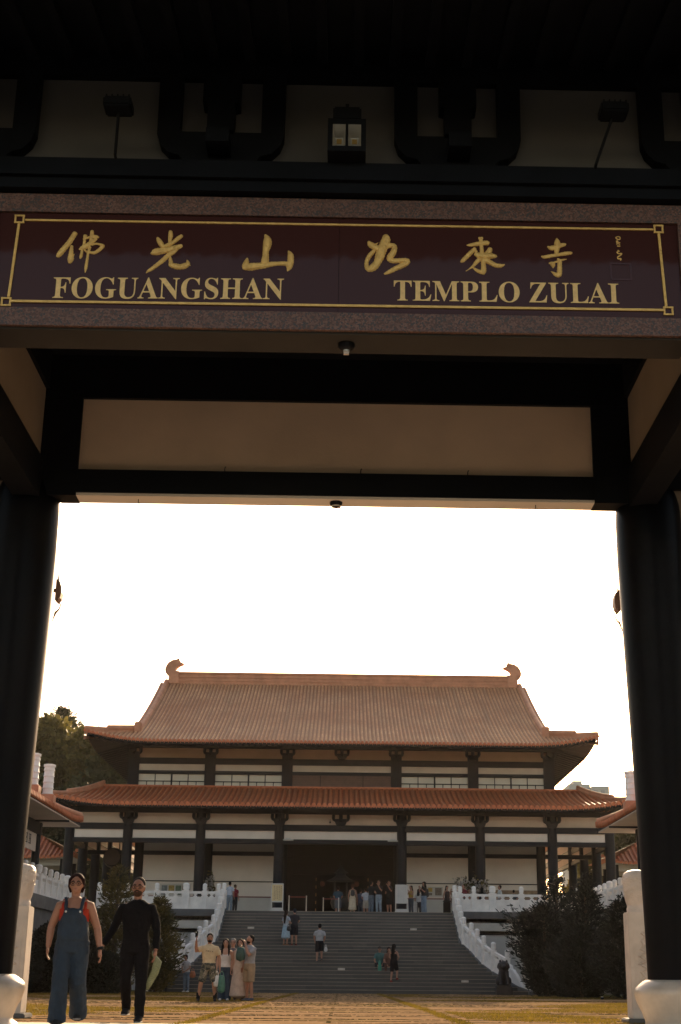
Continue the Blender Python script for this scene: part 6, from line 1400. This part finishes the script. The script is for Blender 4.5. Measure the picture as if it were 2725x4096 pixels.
        part("hair", hm, cmat('hair', hc) if hs != 'cap' else cmat('cloth', hc), vox)
    if beard:
        bm2 = MB().ball(U((0,-.052,1.566)), (.060*k,.064*k,.050*k), 14, 9); bm2.ball(U((0,-.108,1.598)), (.032*k,.012*k,.008*k), 8, 6)
        part("beard", bm2, cmat('hair', (0.075,0.042,0.028) if near else hc), vox)
    if face or near:
        e = MB()
        for s in (-1,1): e.ball(U((s*.032,-.099,1.637)), (.015*k,.010*k,.008*k), 8, 6)
        part("eye", e, cmat('cloth', (0.02,0.015,0.012)), rm=False)
        e = MB()
        for s in (-1,1): e.tube([U((s*.014,-.107,1.664)), U((s*.034,-.108,1.671)), U((s*.054,-.096,1.662))], [.004*k,.0065*k,.003*k], 6, ref=(0,1,0))
        part("eyebrow", e, cmat('hair', (0.02,0.015,0.012)), rm=False)
        e = MB().tube([U((-.024,-.100,1.578)), U((0,-.109,1.579)), U((.024,-.100,1.578))], [.003*k,.0075*k,.003*k], 8, ref=(0,0,1))
        part("lips", e, cmat('skin', (0.25,0.08,0.065)), rm=False)
    if glasses:
        e = MB()
        for s in (-1,1):
            pts = [U((s*.036+.028*math.cos(a), -.121+0.008*abs(math.cos(a)), 1.637+.021*math.sin(a))) for a in [2*math.pi*i/14 for i in range(15)]]
            e.tube(pts, .0034*k, 6, cap=False); e.tube([U((s*.062,-.113,1.642)), U((s*.079,-.01,1.645))], .003*k, 6)
        e.tube([U((-.009,-.121,1.642)), U((.009,-.121,1.642))], .003*k, 6)
        part("glasses", e, 'black', rm=False)
    # top
    if top:
        tc, sl, hem = top; t = MB()
        lv = [l for l in TOR if l[0] >= hem+0.02]; l0 = [l for l in TOR if l[0] < hem+0.02][-1] if any(l[0] < hem+0.02 for l in TOR) else TOR[0]
        lv = [(hem, l0[1]+.012, l0[2]+.012)] + lv
        if sl in ('tank','strap'): lv = [l for l in lv if l[0] < (1.40 if sl == 'tank' else 1.32 if near else 1.30)] + ([(1.40,.13,.10)] if sl == 'tank' else [((1.335 if near else 1.30),.158,.112)])
        tor(t, lv, .017)
        if sl in ('tank','strap'):
            for s in (-1,1): t.tube([U((s*(.122 if near else .085),-.085*w,1.31)), U((s*(.135 if near else .10),-.05,1.41)), U((s*(.13 if near else .098),.01,1.445)), U((s*.09,.09,1.39))], [.026*k,.024*k,.024*k,.028*k], 8)
        else:
            for s in (-1,1):
                e, wr = AR[0 if s < 0 else 1]; S = U((s*sh*w,0,1.378)); E = U(e); Wp = U(wr)
                if sl == 'short': t.tube([U((s*.085*w,0,1.39)), S, S.lerp(E,.30), S.lerp(E,.66)], [.060*k*w,.066*k*w,.070*k*w,.072*k*w], 12, ref=(0,1,0.01))
                else: t.tube([U((s*.085*w,0,1.385)), S, S.lerp(E,.4), E, E.lerp(Wp,.5), E.lerp(Wp,.97)], [.058*k*w,.060*k*w,.060*k*w,.054*k*w,.049*k*w,.041*k*w], 12, ref=(0,1,0.01))
        part("shirt", t, cmat('cloth', tc))
    # bottom
    kind, bc = bottom[0], bottom[1]
    m_ = cmat('denim' if kind in ('jeans','overalls') else ('camo' if kind == 'camo' else 'cloth'), bc)
    t = MB()
    if kind in ('trousers','jeans','shorts','camo','overalls','wide'):
        zt = 1.0
        tor(t, [(0.83,.155,.11),(0.88,.165,.116),(0.95,TOR[1][1],.118),(zt,.152,.11)], .022)
        for s in (-1,1):
            kn, an = LG[0 if s < 0 else 1]; Hp = U((s*.085*w,0,hipz)); K_ = Lg(kn); A_ = Lg(an)
            if kind in ('shorts','camo'): t.tube([U((s*.06,0,.93)), Hp, Hp.lerp(K_,.5), Hp.lerp(K_,.95)], [.095*k*w,.108*k*w,.102*k*w,.096*k*w], 12, ref=(0,1,0.01))
            elif kind in ('wide','overalls'): t.tube([U((s*.06,0,.93)), Hp, Hp.lerp(K_,.5), K_, K_.lerp(A_,.5), A_+Vector((0,0,-.05*k))], [.098*k*w,.110*k*w,.100*k*w,.090*k*w,.094*k*w,.100*k*w], 14, ref=(0,1,0.01))
            else: t.tube([U((s*.06,0,.93)), Hp, Hp.lerp(K_,.5), K_, K_.lerp(A_,.35), K_.lerp(A_,.75), A_+Vector((0,0,-.015*k))], [.095*k*w,.106*k*w,.092*k*w,.073*k*w,.072*k*w,.062*k*w,.060*k*w], 12, ref=(0,1,0.01))
        if kind == 'overalls':
            tor(t, [(0.98,.155,.118),(1.06,.160,.120),(1.14,.150,.120),(1.24,.128,.136),(1.335,.115,.130)], .022, -.014)
            for s in (-1,1): t.tube([U((s*.085,-.142*w,1.30)), U((s*.098,-.125,1.38)), U((s*.108,-.055,1.475)), U((s*.105,.04,1.475)), U((s*.07,.13,1.34))], [(.026*k,.012*k)]*5, 8)
    elif kind in ('skirt','dress','longdress'):
        zb = {'skirt':0.42,'dress':0.38,'longdress':0.10}[kind]; zt = 1.02 if kind == 'skirt' else 1.40
        if len(bottom) > 2: zb = bottom[2]
        fl = {'skirt':.235,'dress':.22,'longdress':.27}[kind]
        lv = [(zb,fl,fl*.85),(zb+.06,fl*.985,fl*.83),(lerp(zb,.88,.5),(fl+.18)/2,(fl+.14)/2*.92),(0.88,.175,.125),(0.97,.165,.12)]
        if kind != 'skirt': lv += [l for l in TOR if 1.0 < l[0] < 1.39] + [(1.40,.13,.095)]
        else: lv += [(1.02,.145,.11)]
        tor(t, lv, .022)
        if kind != 'skirt':
            for s in (-1,1): t.tube([U((s*.085,-.10*w,1.33)), U((s*.105,-.03,1.455)), U((s*.09,.09,1.38))], [.028*k,.03*k,.03*k], 8)
    part({'skirt':"skirt",'dress':"dress",'longdress':"dress",'shorts':"shorts",'camo':"shorts",'overalls':"overalls"}.get(kind,"trousers"), t, m_)
    if kind == 'overalls' and near:
        e = MB(); 
        for s in (-1,1): e.ball(U((s*.086,-.158*w,1.305)), (.014*k,.006*k,.014*k), 8, 5)
        part("buckle", e, 'steel', rm=False)
    # shoes
    if shoes:
        for s in (0,1):
            A_ = Lg(LG[s][1]); t = MB()
            t.tube([A_+Vector((0,.055*k,-.045*k)), A_+Vector((0,.0,-.03*k)), A_+Vector((0,-.07*k,-.045*k)), A_+Vector((0,-.14*k,-.06*k)), A_+Vector((0,-.185*k,-.066*k))], [(.040*k,.040*k),(.046*k,.052*k),(.047*k,.040*k),(.046*k,.028*k),(.028*k,.018*k)], 12, ref=(0,0,1))
            so = part("shoe", t, cmat('cloth', shoes))
            if near:
                q = MB().tube([A_+Vector((0,.07*k,-.080*k)), A_+Vector((0,-.05*k,-.080*k)), A_+Vector((0,-.14*k,-.082*k)), A_+Vector((0,-.20*k,-.080*k))], [(.040*k,.010*k),(.046*k,.010*k),(.048*k,.010*k),(.024*k,.010*k)], 12, ref=(0,0,1))
                sl_ = build("sole", q, cmat('cloth',(0.35,0.33,0.32)), so, smooth=60, local=True)
    return root

def at_person(root, p):
    """world point of a person-local point (metres at the person's own size)"""
    c, s = math.cos(root.rotation_euler.z), math.sin(root.rotation_euler.z)
    return Vector((root.location.x + p[0]*c - p[1]*s, root.location.y + p[0]*s + p[1]*c, root.location.z + p[2]))
def bag_mesh(c, w, d, h, sag=1.0, n=14):
    m = MB()
    m.tube([(c[0],c[1],c[2]), (c[0],c[1],c[2]-h*.25), (c[0],c[1],c[2]-h*.6), (c[0],c[1],c[2]-h*.92), (c[0],c[1],c[2]-h)], [(w*.35,d*.3),(w*.42,d*.42),(w*.5,d*.5),(w*.46*sag,d*.48),(w*.3,d*.3)], n)
    return m
def carry_bag(c, w, d, h, col, label, loop=0.16, name="carrier_bag", cat="bag", group=None, rough=0.5):
    r_ = thing(name, label, cat, tuple(c), 0, group)
    body = bag_mesh((c[0],c[1],c[2]-loop*.8), w, d, h)
    m = mat("bag_cloth", col, rough, 0.25, 12, 0.6, 18, bdist=0.04)
    build("body", body, m, r_, smooth=60)
    h_ = MB()
    for s in (-1,1): h_.tube([(c[0]+s*w*.30,c[1],c[2]-loop), (c[0]+s*w*.16,c[1],c[2]-loop*.3), (c[0],c[1],c[2])], [.014,.010,.008], 6)
    build("handle", h_, m, r_, smooth=60)
    return r_
def backpack(c, ry, col, label, w=0.28, h=0.40, d=0.15):
    r_ = thing("backpack", label, "backpack", tuple(c), ry)
    m = mat("backpack_cloth", col, 0.7, 0.2, 8, 0.3, 30)
    build("body", MB().tube([(0,0,-h/2),(0,0,-h*.42),(0,0,0),(0,0,h*.35),(0,0,h/2)], [(w*.42,d*.35),(w*.5,d*.5),(w*.5,d*.5),(w*.42,d*.42),(w*.25,d*.25)], 14), m, r_, smooth=70, local=True)
    build("pocket", MB().box(-w*.32,w*.32,d*.40,d*.62,-h*.42,-h*.02,0.02), m, r_, smooth=0, local=True)
    s_ = MB()
    for s in (-1,1): s_.tube([(s*w*.3,-d*.35,h*.42),(s*w*.38,-d*.8,h*.48),(s*w*.42,-d*1.9,h*.25),(s*w*.42,-d*1.6,-h*.2),(s*w*.35,-d*.4,-h*.4)], .018, 6)
    build("strap", s_, m, r_, local=True)
    return r_

PI = math.pi
FOLD = bpy.data.textures.new("cloth_folds", 'CLOUDS'); FOLD.noise_scale = 0.085; FOLD.noise_depth = 1
# ---- the two walkers in front
wm = person("woman in blue denim overalls and a red top walking out through the gate", -3.10, 17.85, 0.012, 1.74, 0.06, skin=(0.30,0.135,0.080), hair=((0.030,0.010,0.008),'tied'),
       top=((0.36,0.035,0.018),'strap',1.07), bottom=('overalls',(0.012,0.025,0.044)), legs='walk', arms=(((-.275,.03,1.13),(-.285,-.03,.90)), ((.285,.03,1.12),(.34,-.03,.87))), build_=1.10, near=True, glasses=True, fem=True)
wt = thing("wrist_watch", "black watch on the left wrist of the woman in overalls", "watch", tuple(at_person(wm, (.338,-.028,.88))))
p = Vector(wt.location)
build("strap", MB().tube([p+Vector((0,0,.014)), p+Vector((0.006,0,-.014))], .042, 16), 'black', wt); build("dial", MB().ball(p+Vector((.02,-.04,0)), (.02,.008,.018), 10, 7), 'black', wt)
mn = person("man in black long sleeves and black trousers walking beside the woman in overalls", -2.56, 19.45, 0.004, 1.82, -0.03, skin=(0.27,0.12,0.072), hair=((0.012,0.009,0.008),'short'),
       top=((0.005,0.005,0.0065),'long',0.90), bottom=('trousers',(0.0055,0.0055,0.007)), shoes=(0.012,0.012,0.014), legs='walk2', arms=(((-.30,.09,1.15),(-.42,.06,.93)), ((.26,.02,1.13),(.27,-.06,.87))), near=True, glasses=True, beard=True, lean=0.03)
c = at_person(mn, (.275,-.09,.83))
gb = thing("plastic_bag", "pale green folded plastic bag hanging from the hand of the man in black", "bag", tuple(c))
m = mat_leaf("pale_green_film", (0.26,0.29,0.18), (0.32,0.35,0.24), 0.5, 5)
build("body", MB().tube([c+Vector((.0,0,.01)), c+Vector((.045,-.01,-.08)), c+Vector((.02,-.01,-.20)), c+Vector((-.05,0,-.34)), c+Vector((-.085,0,-.42))], [(.012,.012),(.058,.03),(.052,.035),(.042,.03),(.028,.015)], 14), m, gb, smooth=60)
build("handle", MB().tube([c+Vector((-.03,0,.05)), c+Vector((-.015,-.03,.0)), c+Vector((.02,0,-.05))], [.01,.012,.02], 6), m, gb)
# ---- the selfie group
G = "visitors posing for a group photograph"
sf = person("bearded man in a cream shirt and patterned shorts holding up a phone", -3.30, 38.55, 0.004, 1.68, 0.08, skin=(0.33,0.165,0.10), hair=((0.02,0.013,0.01),'tied'),
       top=((0.56,0.44,0.28),'short',0.84), bottom=('camo',(0.05,0.05,0.04)), shoes=(0.02,0.02,0.022), legs='apart', arms=(((-.36,-.10,1.30),(-.36,-.30,1.56)), ((.28,.03,1.12),(.30,-.05,.86))), beard=True, face=True, build_=1.08, group=G)
for s in (0,1):
    A_ = Vector(LEGS['apart'][s][1])*1.68/1.75
    so = MB().tube([A_+Vector((0,0,-.01)), A_+Vector((0,-.004,.14))], .050, 12); build("sock", so, cmat('cloth',(0.015,0.015,0.016)), sf, local=True)
pr = MB()
for q, gl_ in enumerate(("N","M","U","I","N")):
    pts = GLYPH[gl_][1][0]; o = len(pr.v); X0 = -.095+q*.04
    pr.v += [(X0+px/1000*.045, -.158+abs(X0)*.10, 1.235-q*.004+py/1000*.05) for px, py in pts]; pr.f.append(tuple(range(o, o+len(pts))))
build("shirt_print", pr, 'black', sf, smooth=0, local=True)
c = at_person(sf, (-.345,-.335,1.60))
ph = thing("phone", "dark phone held up by the bearded man in the cream shirt", "phone", tuple(c))
build("body", MB().box(c.x-.036,c.x+.036,c.y-.006,c.y+.006,c.z-.02,c.z+.135,0.005), 'black', ph, smooth=0); build("lens", MB().box(c.x-.028,c.x-.004,c.y-.0085,c.y-.0065,c.z+.095,c.z+.125), 'steel', ph, smooth=0)
c = at_person(sf, (.29,-.07,.76))
carry_bag(c+Vector((-.07,0,0)), .17, .12, .26, (0.62,0.60,0.58), "white carrier bag in the hand of the bearded man")
carry_bag(c+Vector((.06,-.03,0)), .20, .13, .40, (0.05,0.16,0.115), "mint green carrier bag in the hand of the bearded man")
person("woman with long dark hair, white top and wide jeans in the posing group", -3.02, 40.4, 0.004, 1.60, 0.0, skin=(0.40,0.22,0.15), hair=((0.014,0.010,0.010),'verylong'), top=((0.60,0.56,0.54),'strap',0.95), bottom=('wide',(0.035,0.055,0.085)), shoes=(0.55,0.53,0.5), face=True, fem=True, group=G)
person("older woman with grey hair and glasses peering from the back of the posing group", -2.90, 41.4, 0.004, 1.64, 0.0, skin=(0.38,0.21,0.15), hair=((0.25,0.24,0.235),'bun'), top=((0.10,0.09,0.10),'short',0.9), bottom=('trousers',(0.04,0.04,0.05)), face=True, glasses=True, fem=True, group=G)
person("woman in a long beige dress in the posing group", -2.62, 40.35, 0.004, 1.60, -0.15, skin=(0.36,0.19,0.13), hair=((0.03,0.018,0.012),'tied'), top=None, bottom=('longdress',(0.50,0.38,0.31),0.14), shoes=(0.05,0.03,0.025), face=True, fem=True, group=G)
gm_ = person("man in light grey shirt and khaki shorts in the posing group, hand at his face", -2.33, 40.05, 0.004, 1.70, -0.9, skin=(0.34,0.17,0.11), hair=((0.015,0.012,0.011),'short'), top=((0.32,0.32,0.34),'short',0.86), bottom=('shorts',(0.30,0.22,0.145)), shoes=(0.07,0.08,0.11), arms=(((-.24,.03,1.13),(-.25,-.05,.90)),((.20,-.20,1.20),(.05,-.20,1.50))), beard=True, build_=1.08, group=G)
c = at_person(gm_, (.07,-.26,1.46)); carry_bag(c+Vector((-.08,-.04,-.02)), .26, .12, .32, (0.02,0.065,0.055), "dark teal shopping bag hanging from the raised arm of the man in light grey", loop=.10)
# ---- at the foot of the stair
G2 = "visitors at the foot of the left stair balustrade"
bw = person("woman in a white top and blue jeans looking down beside the left stair foot", -6.80, 66.5, 0.004, 1.60, -0.5, skin=(0.33,0.17,0.11), hair=((0.06,0.02,0.03),'tied'), top=((0.50,0.47,0.47),'short',0.95), bottom=('jeans',(0.14,0.19,0.25)), shoes=(0.5,0.48,0.46), lean=0.18, arms='front', fem=True, group=G2)
carry_bag(Vector((-6.52,66.42,1.02)), .28, .16, .26, (0.34,0.11,0.04), "orange shoulder bag of the woman in the white top", name="shoulder_bag")
person("person in a pale grey shirt bending down by the left stair balustrade", -7.75, 66.3, 0.004, 1.72, PI*0.94, skin=(0.33,0.17,0.11), hair=((0.02,0.015,0.012),'short'), top=((0.36,0.36,0.37),'short',0.9), bottom=('trousers',(0.03,0.03,0.036)), lean=0.95, arms='front', group=G2)
person("person in a dark shirt and shorts half hidden behind the man in black", -8.32, 65.6, 0.004, 1.76, 0.2, skin=(0.33,0.17,0.11), top=((0.05,0.05,0.055),'short',0.9), bottom=('shorts',(0.06,0.055,0.05)), shoes=(0.55,0.53,0.5), group=G2)
# ---- on the steps
def on_stair(y): i = int((y-Y0)/tread); return Y0+(i+0.45)*tread, (i+1)*rise
G3 = "visitors on the stone steps"
yy, zz = on_stair(72.95)
cw = person("long haired woman in a light blue skirt standing on the steps", -2.63, yy, zz, 1.66, PI*0.8, skin=(0.36,0.19,0.13), hair=((0.03,0.02,0.015),'verylong'), top=((0.34,0.38,0.42),'short',0.95), bottom=('skirt',(0.30,0.40,0.47),0.38), shoes=(0.25,0.13,0.08), arms='hug', fem=True, group=G3)
carry_bag(Vector((-2.48,yy-.16,zz+1.02)), .24, .10, .20, (0.015,0.015,0.018), "small black handbag hanging beside the light blue skirt", name="handbag")
person("capped man in dark shirt and shorts standing on the steps beside the blue skirt", -2.22, yy+.05, zz, 1.76, PI*1.1, skin=(0.34,0.17,0.11), hair=((0.015,0.02,0.035),'cap'), top=((0.025,0.028,0.035),'short',0.88), bottom=('shorts',(0.018,0.018,0.022)), shoes=(0.14,0.03,0.03), arms='front', build_=1.05, group=G3)
yy, zz = on_stair(70.6)
person("man in a light grey shirt and black shorts climbing the middle of the steps", -0.91, yy, zz, 1.80, PI, skin=(0.34,0.17,0.11), top=((0.36,0.36,0.37),'short',0.86), bottom=('shorts',(0.014,0.014,0.018)), shoes=(0.10,0.10,0.10), legs='climb', arms=(((-.25,.0,1.14),(-.18,-.14,.95)),((.25,.0,1.14),(.22,-.12,.95))), build_=1.04, group=G3)
carry_bag(Vector((-0.60,yy-.1,zz+.85)), .16, .10, .20, (0.55,0.54,0.52), "small white bag carried by the man climbing the steps")
yy, zz = on_stair(70.0)
sp = person("person in a teal shirt and cap sitting on the steps", 1.97, yy+.25, zz-rise*2, 1.72, 0.05, skin=(0.32,0.16,0.10), hair=((0.02,0.02,0.022),'cap'), top=((0.07,0.15,0.15),'short',0.9), bottom=('trousers',(0.03,0.03,0.035)), legs='sit', arms='knees', lean=0.35, seat=0.50, group=G3)
carry_bag(Vector((1.98,yy-.28,zz+.30)), .18, .08, .42, (0.03,0.24,0.17), "green bag hanging between the knees of the seated person in teal", loop=.08)
person("person in brown sitting on the steps beside the woman with red shoes", 2.40, yy+.20, zz-rise*2, 1.68, 0.1, skin=(0.32,0.16,0.11), hair=((0.03,0.018,0.014),'long'), top=((0.15,0.08,0.06),'short',0.9), bottom=('trousers',(0.10,0.055,0.045)), shoes=(0.55,0.53,0.5), legs='sit', arms='knees', lean=0.3, seat=0.50, fem=True, group=G3)
yy, zz = on_stair(68.6)
person("woman with long black hair, black outfit and red shoes standing on the lower steps", 2.60, yy, zz, 1.68, PI*0.86, skin=(0.36,0.18,0.12), hair=((0.010,0.008,0.008),'verylong'), top=((0.014,0.012,0.014),'strap',0.95), bottom=('shorts',(0.014,0.012,0.014)), shoes=(0.24,0.035,0.03), legs='climb', arms='front', fem=True, group=G3)
# ---- on the terrace before the door
G4 = "visitors on the terrace before the hall door"
Z = 4.052
person("man in a blue shirt and grey shorts seen from behind in the doorway", -0.1, 84.4, Z, 1.72, PI, top=((0.035,0.075,0.11),'short',0.86), bottom=('shorts',(0.13,0.13,0.14)), build_=1.1, arms='front', group=G4)
cd = person("woman in a cream dress seen from behind before the door", 0.73, 81.4, Z, 1.66, PI, hair=((0.10,0.05,0.03),'bun'), top=None, bottom=('dress',(0.50,0.41,0.30),0.30), shoes=(0.25,0.14,0.09), fem=True, group=G4)
backpack(at_person(cd, (0,.19,1.18)), PI, (0.015,0.015,0.018), "small black backpack of the woman in the cream dress", .24, .30, .13)
person("person in a dark blue shirt half hidden beside the cream dress", 1.22, 84.2, Z, 1.58, PI*0.9, top=((0.03,0.045,0.085),'short',0.88), bottom=('trousers',(0.03,0.04,0.06)), group=G4)
person("boy in a pale shirt and beige shorts facing the doorway", 1.50, 83.4, Z, 1.58, PI*1.1, top=((0.42,0.42,0.46),'short',0.86), bottom=('shorts',(0.36,0.31,0.25)), arms='front', group=G4)
person("man in a black shirt and blue jeans with arms folded before the door", 1.76, 80.5, Z, 1.78, PI*0.75, top=((0.016,0.016,0.018),'short',0.9), bottom=('jeans',(0.085,0.12,0.16)), arms='cross', group=G4)
person("man in a black shirt and pale jeans holding his chin before the door", 2.16, 79.9, Z, 1.79, -0.5, top=((0.014,0.014,0.016),'short',0.92), bottom=('jeans',(0.17,0.22,0.27)), shoes=(0.5,0.48,0.46), arms='chin', face=True, group=G4)
person("man dressed all in black with bare calves standing at the right door post", 2.75, 80.3, Z, 1.80, -0.7, top=((0.012,0.012,0.014),'short',0.86), bottom=('shorts',(0.012,0.012,0.014)), arms='chin', face=True, group=G4)
person("woman in a yellow top and dark jeans raising a phone beside the pale notice board", 4.02, 81.6, Z, 1.62, -0.8, hair=((0.02,0.013,0.01),'long'), top=((0.36,0.22,0.035),'tank',1.08), bottom=('jeans',(0.03,0.04,0.055)), arms='phone', fem=True, group=G4)
person("person in white and black half hidden behind the woman with the backpack", 4.58, 84.0, Z, 1.58, PI*0.9, hair=((0.015,0.012,0.012),'long'), top=((0.45,0.43,0.42),'short',0.95), bottom=('trousers',(0.02,0.02,0.022)), fem=True, group=G4)
bp = person("woman in a black top and wide pale jeans with hands raised to her face", 4.67, 80.2, Z, 1.75, -1.0, hair=((0.02,0.013,0.01),'long'), top=((0.013,0.012,0.014),'short',1.0), bottom=('wide',(0.15,0.20,0.26)), shoes=(0.4,0.38,0.36), arms='phone', face=True, fem=True, group=G4)
backpack(at_person(bp, (0,.20,1.16)), -1.0, (0.02,0.02,0.024), "large black backpack of the woman in wide pale jeans", .30, .44, .17)
person("woman in black with dark hair standing against the right stair head post", 5.98, 80.7, Z, 1.58, 0.5, hair=((0.012,0.010,0.010),'long'), top=((0.03,0.02,0.02),'tank',0.95), bottom=('trousers',(0.02,0.018,0.02)), fem=True, group=G4)
person("man in a pale blue shirt and jeans standing by the left stair head", -6.08, 80.4, Z, 1.66, PI*0.9, top=((0.40,0.42,0.48),'short',0.88), bottom=('jeans',(0.15,0.19,0.23)), group=G4)
person("person in a dark red shirt standing by the left stair head", -5.84, 81.2, Z, 1.56, PI*0.8, top=((0.17,0.02,0.03),'short',0.88), bottom=('trousers',(0.02,0.02,0.024)), group=G4)
G5 = "visitors behind the right terrace balustrade"
person("person in tan behind the balustrade, next to the right stair head post", 6.42, 81.2, Z, 1.66, -0.6, hair=((0.04,0.03,0.02),'short'), top=((0.24,0.14,0.09),'short',0.9), bottom=('trousers',(0.05,0.04,0.04)), arms='phone', group=G5)
person("man in a maroon shirt behind the right balustrade", 6.94, 81.0, Z, 1.69, -0.9, top=((0.17,0.035,0.04),'short',0.9), bottom=('trousers',(0.04,0.04,0.045)), group=G5)
person("child with dark hair behind the balustrade beside the man in maroon", 7.25, 81.3, Z, 1.46, 0.3, hair=((0.02,0.012,0.01),'long'), top=((0.20,0.10,0.07),'short',0.9), bottom=('trousers',(0.04,0.04,0.045)), group=G5)
person("person in dark clothes behind the balustrade under the blossoming shrub", 8.02, 81.6, Z, 1.56, PI, hair=((0.012,0.01,0.01),'long'), top=((0.035,0.03,0.03),'short',0.9), bottom=('trousers',(0.03,0.03,0.034)), fem=True, group=G5)
person("person in a white shirt behind the right balustrade, beyond its big post", 8.98, 81.1, Z, 1.66, -1.4, top=((0.50,0.49,0.47),'short',0.9), bottom=('trousers',(0.04,0.04,0.05)), group=G5)
person("dark haired child behind the right balustrade, farthest to the right", 9.76, 81.1, Z, 1.42, PI, top=((0.05,0.05,0.055),'short',0.9), bottom=('trousers',(0.04,0.04,0.05)), group=G5)
# ================================================================== HAZE
hz = MB().box(-420, 420, -70, 460, -1.2, 46)
m, nt, b = _nt("warm_haze")
nt.nodes.remove(b)
pv = nt.nodes.new("ShaderNodeVolumePrincipled")
pv.inputs['Color'].default_value = (1.0, 0.92, 0.85, 1)
pv.inputs['Density'].default_value = 0.000045
pv.inputs['Anisotropy'].default_value = 0.6
nt.links.new(pv.outputs[0], nt.nodes["Material Output"].inputs['Volume'])
ho = build("haze", hz, m, smooth=0)
tag(ho, "thin warm haze over the temple courtyard", "haze", kind="stuff")
SC.cycles.volume_bounces = 1
